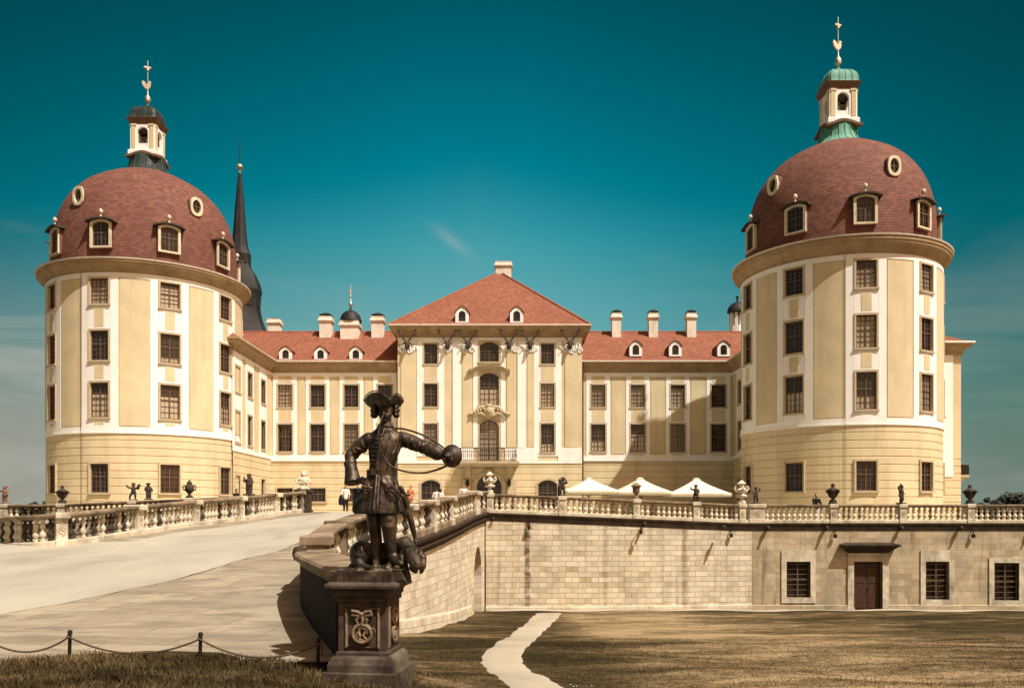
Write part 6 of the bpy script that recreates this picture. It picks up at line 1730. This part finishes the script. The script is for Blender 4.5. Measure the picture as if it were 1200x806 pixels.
person('visitor of whom only the dark head shows above the ramp balustrade',277,49,1.52,60,cb2,cd,M['hair'],0)

# ============================================================ rope barrier by the grass edge
PP=[(-20,775,11.25),(81,775,11.2),(234,778,11.0),(372,782,10.75)]
tops=[]
lab=['rusty barrier post at the left end of the rope beyond the picture edge','short dark barrier post at the left of the grass edge','short dark barrier post in the middle of the grass edge','short dark barrier post nearest the pedestal where the rope ends']
for (px,py,d),lb in zip(PP,lab):
    x=W(px,d); zb=zl(x,d)-.05; root=thing('barrier_post',lb,'post',(x,d,zb),R(4),'rope barrier posts')
    q=MB(); q.tube([(0,0,0),(.012,0,.40)],[.026,.023],8); me=q.mesh('stake'); me.materials.append(M['iron']); link_mesh('stake',me,None,root)
    q=MB(); q.lathe([(.001,.395),(.03,.40),(.032,.43),(.022,.45),(.001,.455)],10,(.012,0,0)); q.tube([(.012+.03*math.cos(t),-.03,.372+.03*math.sin(t)) for t in [k*.63 for k in range(10)]],.006,5,True); me=q.mesh('cap'); me.materials.append(M['iron']); link_mesh('cap',me,None,root)
    tops.append(Vector((x+.012,d-.03,zb+.365)))
q=MB(); pts=[]
for a,b_ in zip(tops[:-1],tops[1:]):
    for k in range(24):
        t=k/24; pts.append(a.lerp(b_,t)-Vector((0,0,.20*4*t*(1-t))))
pts.append(tops[-1])
pts+= [tops[-1]+Vector((.05,-.01,-.01)),tops[-1]+Vector((.06,-.01,-.09)),tops[-1]+Vector((.055,-.01,-.14))]
q.tube(pts,.0135,7); ro=q.build('rope',plain('old_hemp_rope',(.10,.07,.045),.9,.4,30,.5,120),None); tag(ro,'sagging dark rope strung between the short barrier posts','rope')

# ============================================================ trees far behind
def foliage(name,a,b):
    m=bpy.data.materials.new(name); n,p=nt(m); oi=noise(n,coords(n,'Object'),.9,5,.7)
    n.links.new(ramp(n,oi,[(.35,a),(.65,b)]),p.inputs['Base Color']); seti(p,Roughness=.7); return m
M['leaf']=foliage('dark_foliage',(.012,.016,.006),(.035,.040,.014))
def tree(label,px,ytop,d,wpx,seed,n=2600):
    rg=random.Random(seed); x=W(px,d); zb=E-5.2; zt_=H(ytop,d); h=zt_-zb; hw=wpx/2*d/F
    root=thing('tree',label,'tree',(x,d,zb),0,'trees far beyond the terrace')
    t=MB(); t.tube([(0,0,0),(.1,0,h*.35),(.0,.1,h*.6)],[.35,.28,.12],8)
    for k in range(5):
        a=rg.random()*6.3; t.tube([(0,0,h*(.3+.06*k)),(math.cos(a)*hw*.4,math.sin(a)*hw*.4,h*(.5+.06*k)),(math.cos(a)*hw*.7,math.sin(a)*hw*.7,h*(.62+.06*k))],[.14,.09,.03],6)
    me=t.mesh('trunk'); me.materials.append(M['bark']); link_mesh('trunk',me,None,root)
    lob=[(rg.uniform(-.7,.7)*hw,rg.uniform(-.6,.6)*hw,h*rg.uniform(.45,.86),rg.uniform(.25,.5)*hw) for _ in range(16)]
    V=np.zeros((n*4,3)); 
    for i in range(n):
        c=lob[i%16]; v=Vector((rg.gauss(0,1),rg.gauss(0,1),rg.gauss(0,1))).normalized()*c[3]*(rg.random()**.35)
        p=Vector((c[0]+v.x,c[1]+v.y,min(c[2]+v.z*.85,h*(.97+.03*rg.random())))); a=Vector((rg.gauss(0,1),rg.gauss(0,1),rg.gauss(0,1))).normalized(); b_=a.orthogonal().normalized(); s=rg.uniform(.16,.36)
        V[4*i:4*i+4]=[p+a*s,p+b_*s*.7,p-a*s,p-b_*s*.7]
    me=bpy.data.meshes.new('crown'); me.from_pydata(V.tolist(),[],[(4*i,4*i+1,4*i+2,4*i+3) for i in range(n)]); me.materials.append(M['leaf']); link_mesh('crown',me,None,root)
tree('dark bushy tree right of the leaf rimmed urn, the nearest to the palace flank',1150,579,150,28,1)
tree('broad dark tree at the right edge of the picture, highest of its row',1186,574,150,36,2)
tree('dark tree between the two crowns at the right edge',1168,577,158,26,3)
tree('dark tree cut by the right picture edge',1212,576,155,34,4)
tree('small dark tree touching the left edge of the left tower',46,583,170,22,5,1400)
tree('low dark tree left of the left tower, behind the balustrade',28,586,172,20,6,1400)
tree('faint low tree between the reddish figure and the other far trees',14,588,178,18,7,1200)

# ============================================================ grass
rng=np.random.default_rng(4)
def blades(name,label,P_,hmin,hmax,mat,w=.006):
    n=len(P_); a=rng.uniform(0,2*np.pi,n); h=rng.uniform(hmin,hmax,n); ln=rng.uniform(.0,.7,n)*h; b=rng.uniform(0,2*np.pi,n)
    d=np.stack([np.cos(a),np.sin(a),np.zeros(n)],1)*(w*rng.uniform(.6,1.4,n))[:,None]
    tip=P_+np.stack([np.cos(b)*ln,np.sin(b)*ln,h],1); midp=P_+np.stack([np.cos(b)*ln*.35,np.sin(b)*ln*.35,h*.6],1)
    V=np.stack([P_-d,P_+d,midp+d*.7,tip,midp-d*.7],1).reshape(-1,3)
    me=bpy.data.meshes.new(name); me.vertices.add(5*n); me.vertices.foreach_set('co',V.ravel()); me.loops.add(5*n); me.loops.foreach_set('vertex_index',np.arange(5*n)); me.polygons.add(n); me.polygons.foreach_set('loop_start',np.arange(0,5*n,5)); me.update(); me.validate()
    me.materials.append(mat); o=bpy.data.objects.new(name,me); col.objects.link(o); tag(o,label,kind='stuff'); return o
def mk_blade():
    m=bpy.data.materials.new('grass_blades'); n,p=nt(m); ob=coords(n,'Object')
    c,mid,fine=lawn_colour(n,ob)
    c=mixc(n,.8,c,ramp(n,noise(n,ob,55,2),[(.35,.55),(.52,1.),(.70,1.8)]),'MULTIPLY')
    n.links.new(c,p.inputs['Base Color']); seti(p,Roughness=.85); p.inputs['Specular IOR Level'].default_value=.1; return m
gm=mk_blade()
def scatter(n,x0,x1,y0,y1,ok,dens=None):
    out=[]
    while len(out)<n:
        x=rng.uniform(x0,x1); y=y0+(y1-y0)*rng.random()**1.8
        if ok(x,y): out.append((x,y,gz(x,y)-.005))
    return np.array(out)
def on_path(x,y):
    for (a,b,c) in zip(pc[:-1],pc[1:],range(99)):
        if min(a[1],b[1])-.6<=y<=max(a[1],b[1])+.6:
            t=min(1,max(0,(y-a[1])/(b[1]-a[1]+1e-9))); cx_=a[0]+(b[0]-a[0])*t
            if abs(x-cx_)<(a[2]+(b[2]-a[2])*t)/2+.02: return True
    return False
pn_=[math.sin(k*1.7) for k in range(9)]
def ok_left(x,y): return y<11.12+.10*math.sin(x*3.1)+.07*math.sin(x*7.7) and not(abs(x-PC.x)<.5 and abs(y-PC.y)<.5) and x<-1.25
blades('grass','dry tufted grass strip in the foreground before the ramp',scatter(52000,-8.5,-1.2,8.4,11.4,ok_left),.04,.13,gm,.006)
def ok_r(x,y):
    if on_path(x,y) or x<W(470,y): return False
    e=RP[0][0] if y<11.3 else edge(RP,y)
    return x>e+.75
blades('lawn_grass','short dry grass of the lawn near the footpath',scatter(90000,-2.5,17,8.8,24,ok_r),.010,.042,gm,.006)
fl=MB()
for k in range(24):
    x=rng.uniform(.35,1.1); y=rng.uniform(9.3,12.2); 
    if on_path(x,y): continue
    z=gz(x,y)+.05
    for j in range(6):
        a=j*math.pi/3; fl.add([(x,y,z),(x+.011*math.cos(a-.4),y+.011*math.sin(a-.4),z+.004),(x+.017*math.cos(a),y+.017*math.sin(a),z+.006),(x+.011*math.cos(a+.4),y+.011*math.sin(a+.4),z+.004)],[(0,1,2,3)])
o=fl.build('daisies',cloth('daisy_white',(.75,.72,.65)),None,False); tag(o,'tiny white daisies in the grass beside the footpath',kind='stuff')
# ============================================================ camera, sun, sky
cd_=bpy.data.cameras.new('camera'); cam=bpy.data.objects.new('camera',cd_); col.objects.link(cam); scene.camera=cam
cam.location=(0,0,E); cam.rotation_euler=(R(90),0,0); cd_.lens=30; cd_.sensor_width=36; cd_.shift_y=201/1200; cd_.clip_end=8000; cd_.clip_start=.1
SUN=Vector((1.06,-1,2.2)).normalized()
sd_=bpy.data.lights.new('sun','SUN'); so_=bpy.data.objects.new('sun',sd_); col.objects.link(so_)
sd_.energy=4.1; sd_.angle=R(.5); sd_.color=(1,.97,.88); so_.rotation_euler=SUN.to_track_quat('Z','Y').to_euler(); so_.location=(20,-20,40)
w=bpy.data.worlds.new('World'); scene.world=w; w.use_nodes=True; n=w.node_tree; n.nodes.clear()
out=n.nodes.new('ShaderNodeOutputWorld'); bg=n.nodes.new('ShaderNodeBackground'); n.links.new(bg.outputs[0],out.inputs[0])
sky=n.nodes.new('ShaderNodeTexSky'); sky.sky_type='NISHITA'; sky.sun_disc=False
sky.sun_elevation=math.asin(SUN.z); sky.sun_rotation=math.atan2(SUN.x,SUN.y); sky.altitude=150; sky.air_density=1.; sky.dust_density=1.2; sky.ozone_density=2.
tc=n.nodes.new('ShaderNodeTexCoord'); dirv=tc.outputs['Generated']
sx=node(n,'ShaderNodeSeparateXYZ'); n.links.new(dirv,sx.inputs[0]); X,Y,Zc=sx.outputs
# deep teal cast of a polarised sky, fading where the sun stands
el=node(n,'ShaderNodeMapRange'); n.links.new(Zc,el.inputs[0]); el.inputs[1].default_value=.52; el.inputs[2].default_value=.30; el.inputs[3].default_value=.80; el.inputs[4].default_value=1.75
teal=mixc(n,1.,sky.outputs[0],(.0,.52,.40),'MULTIPLY')
teal=mixc(n,1.,teal,el.outputs[0],'MULTIPLY')
dp=node(n,'ShaderNodeVectorMath',operation='DOT_PRODUCT'); n.links.new(dirv,dp.inputs[0]); dp.inputs[1].default_value=SUN
near=node(n,'ShaderNodeMapRange',interpolation_type='SMOOTHSTEP'); n.links.new(dp.outputs['Value'],near.inputs[0]); near.inputs[1].default_value=.28; near.inputs[2].default_value=.72
warm=mixc(n,1.,sky.outputs[0],(2.2,.98,.36),'MULTIPLY')
# the side away from the sun turns darker towards both flanks
az=mth(n,'ABSOLUTE',mth(n,'ADD',X,.04))
dk=node(n,'ShaderNodeMapRange'); n.links.new(az,dk.inputs[0]); dk.inputs[1].default_value=.05; dk.inputs[2].default_value=.5; dk.inputs[3].default_value=1.; dk.inputs[4].default_value=.40
teal=mixc(n,1.,teal,dk.outputs[0],'MULTIPLY')
# low haze and thin clouds
mp=node(n,'ShaderNodeMapping'); mp.inputs['Scale'].default_value=(1.2,1.2,6.); n.links.new(dirv,mp.inputs[0])
cl=noise(n,mp.outputs[0],2.3,7,.58,.6)
hx=node(n,'ShaderNodeMapRange'); n.links.new(X,hx.inputs[0]); hx.inputs[1].default_value=-.5; hx.inputs[2].default_value=.5
hz=ramp(n,hx.outputs[0],[(.0,(2.5/4,2.45/4,2.05/4)),(.28,(1.7/4,2.9/4,2.8/4)),(.6,(1.5/4,3.0/4,3.1/4)),(1.,(1.15/4,1.6/4,1.3/4))])
hz=mixc(n,1.,hz,(4.,4.,4.),'MULTIPLY')
low=node(n,'ShaderNodeMapRange',interpolation_type='SMOOTHSTEP'); n.links.new(mth(n,'ADD',Zc,mth(n,'MULTIPLY',az,.20)),low.inputs[0]); low.inputs[1].default_value=.40; low.inputs[2].default_value=.13
c=mixc(n,low.outputs[0],teal,hz)
side=node(n,'ShaderNodeMapRange',interpolation_type='SMOOTHSTEP'); n.links.new(X,side.inputs[0]); side.inputs[1].default_value=-.18; side.inputs[2].default_value=-.55; side.inputs[3].default_value=.30; side.inputs[4].default_value=1.
band=node(n,'ShaderNodeMapRange',interpolation_type='SMOOTHSTEP'); n.links.new(Zc,band.inputs[0]); band.inputs[1].default_value=.33; band.inputs[2].default_value=.16
wisp=mth(n,'MULTIPLY',ramp(n,cl,[(.47,0.),(.60,.75),(.75,1.)]),mth(n,'MULTIPLY',mth(n,'MULTIPLY',band.outputs[0],side.outputs[0]),.75))
c=mixc(n,wisp,c,(3.3,3.35,2.95))
# one faint wisp over the left wing roof
uu=mth(n,'DIVIDE',X,mth(n,'MAXIMUM',Y,.05)); vv=mth(n,'DIVIDE',Zc,mth(n,'MAXIMUM',Y,.05))
du=mth(n,'ADD',uu,.072); dv=mth(n,'ADD',vv,-.318); al=mth(n,'ADD',mth(n,'MULTIPLY',du,.80),mth(n,'MULTIPLY',dv,-.60)); ac=mth(n,'ADD',mth(n,'MULTIPLY',du,.60),mth(n,'MULTIPLY',dv,.80))
ac=mth(n,'ADD',ac,mth(n,'MULTIPLY',mth(n,'SUBTRACT',cl,.5),.02))
g_=mth(n,'EXPONENT',mth(n,'MULTIPLY',mth(n,'ADD',mth(n,'POWER',mth(n,'DIVIDE',al,.026),2.),mth(n,'POWER',mth(n,'ABSOLUTE',mth(n,'DIVIDE',ac,.0065)),2.)),-1.))
c=mixc(n,mth(n,'MULTIPLY',g_,.30),c,(3.0,3.6,3.5))
c=mixc(n,near.outputs[0],c,warm)
n.links.new(c,bg.inputs[0]); bg.inputs[1].default_value=.09
scene.view_settings.view_transform='Standard'; scene.view_settings.look='None'; scene.view_settings.exposure=.57; scene.view_settings.gamma=1
scene.cycles.use_denoising=True; scene.cycles.max_bounces=6; scene.cycles.diffuse_bounces=3; scene.cycles.glossy_bounces=3; scene.cycles.transmission_bounces=2
scene.render.film_transparent=False
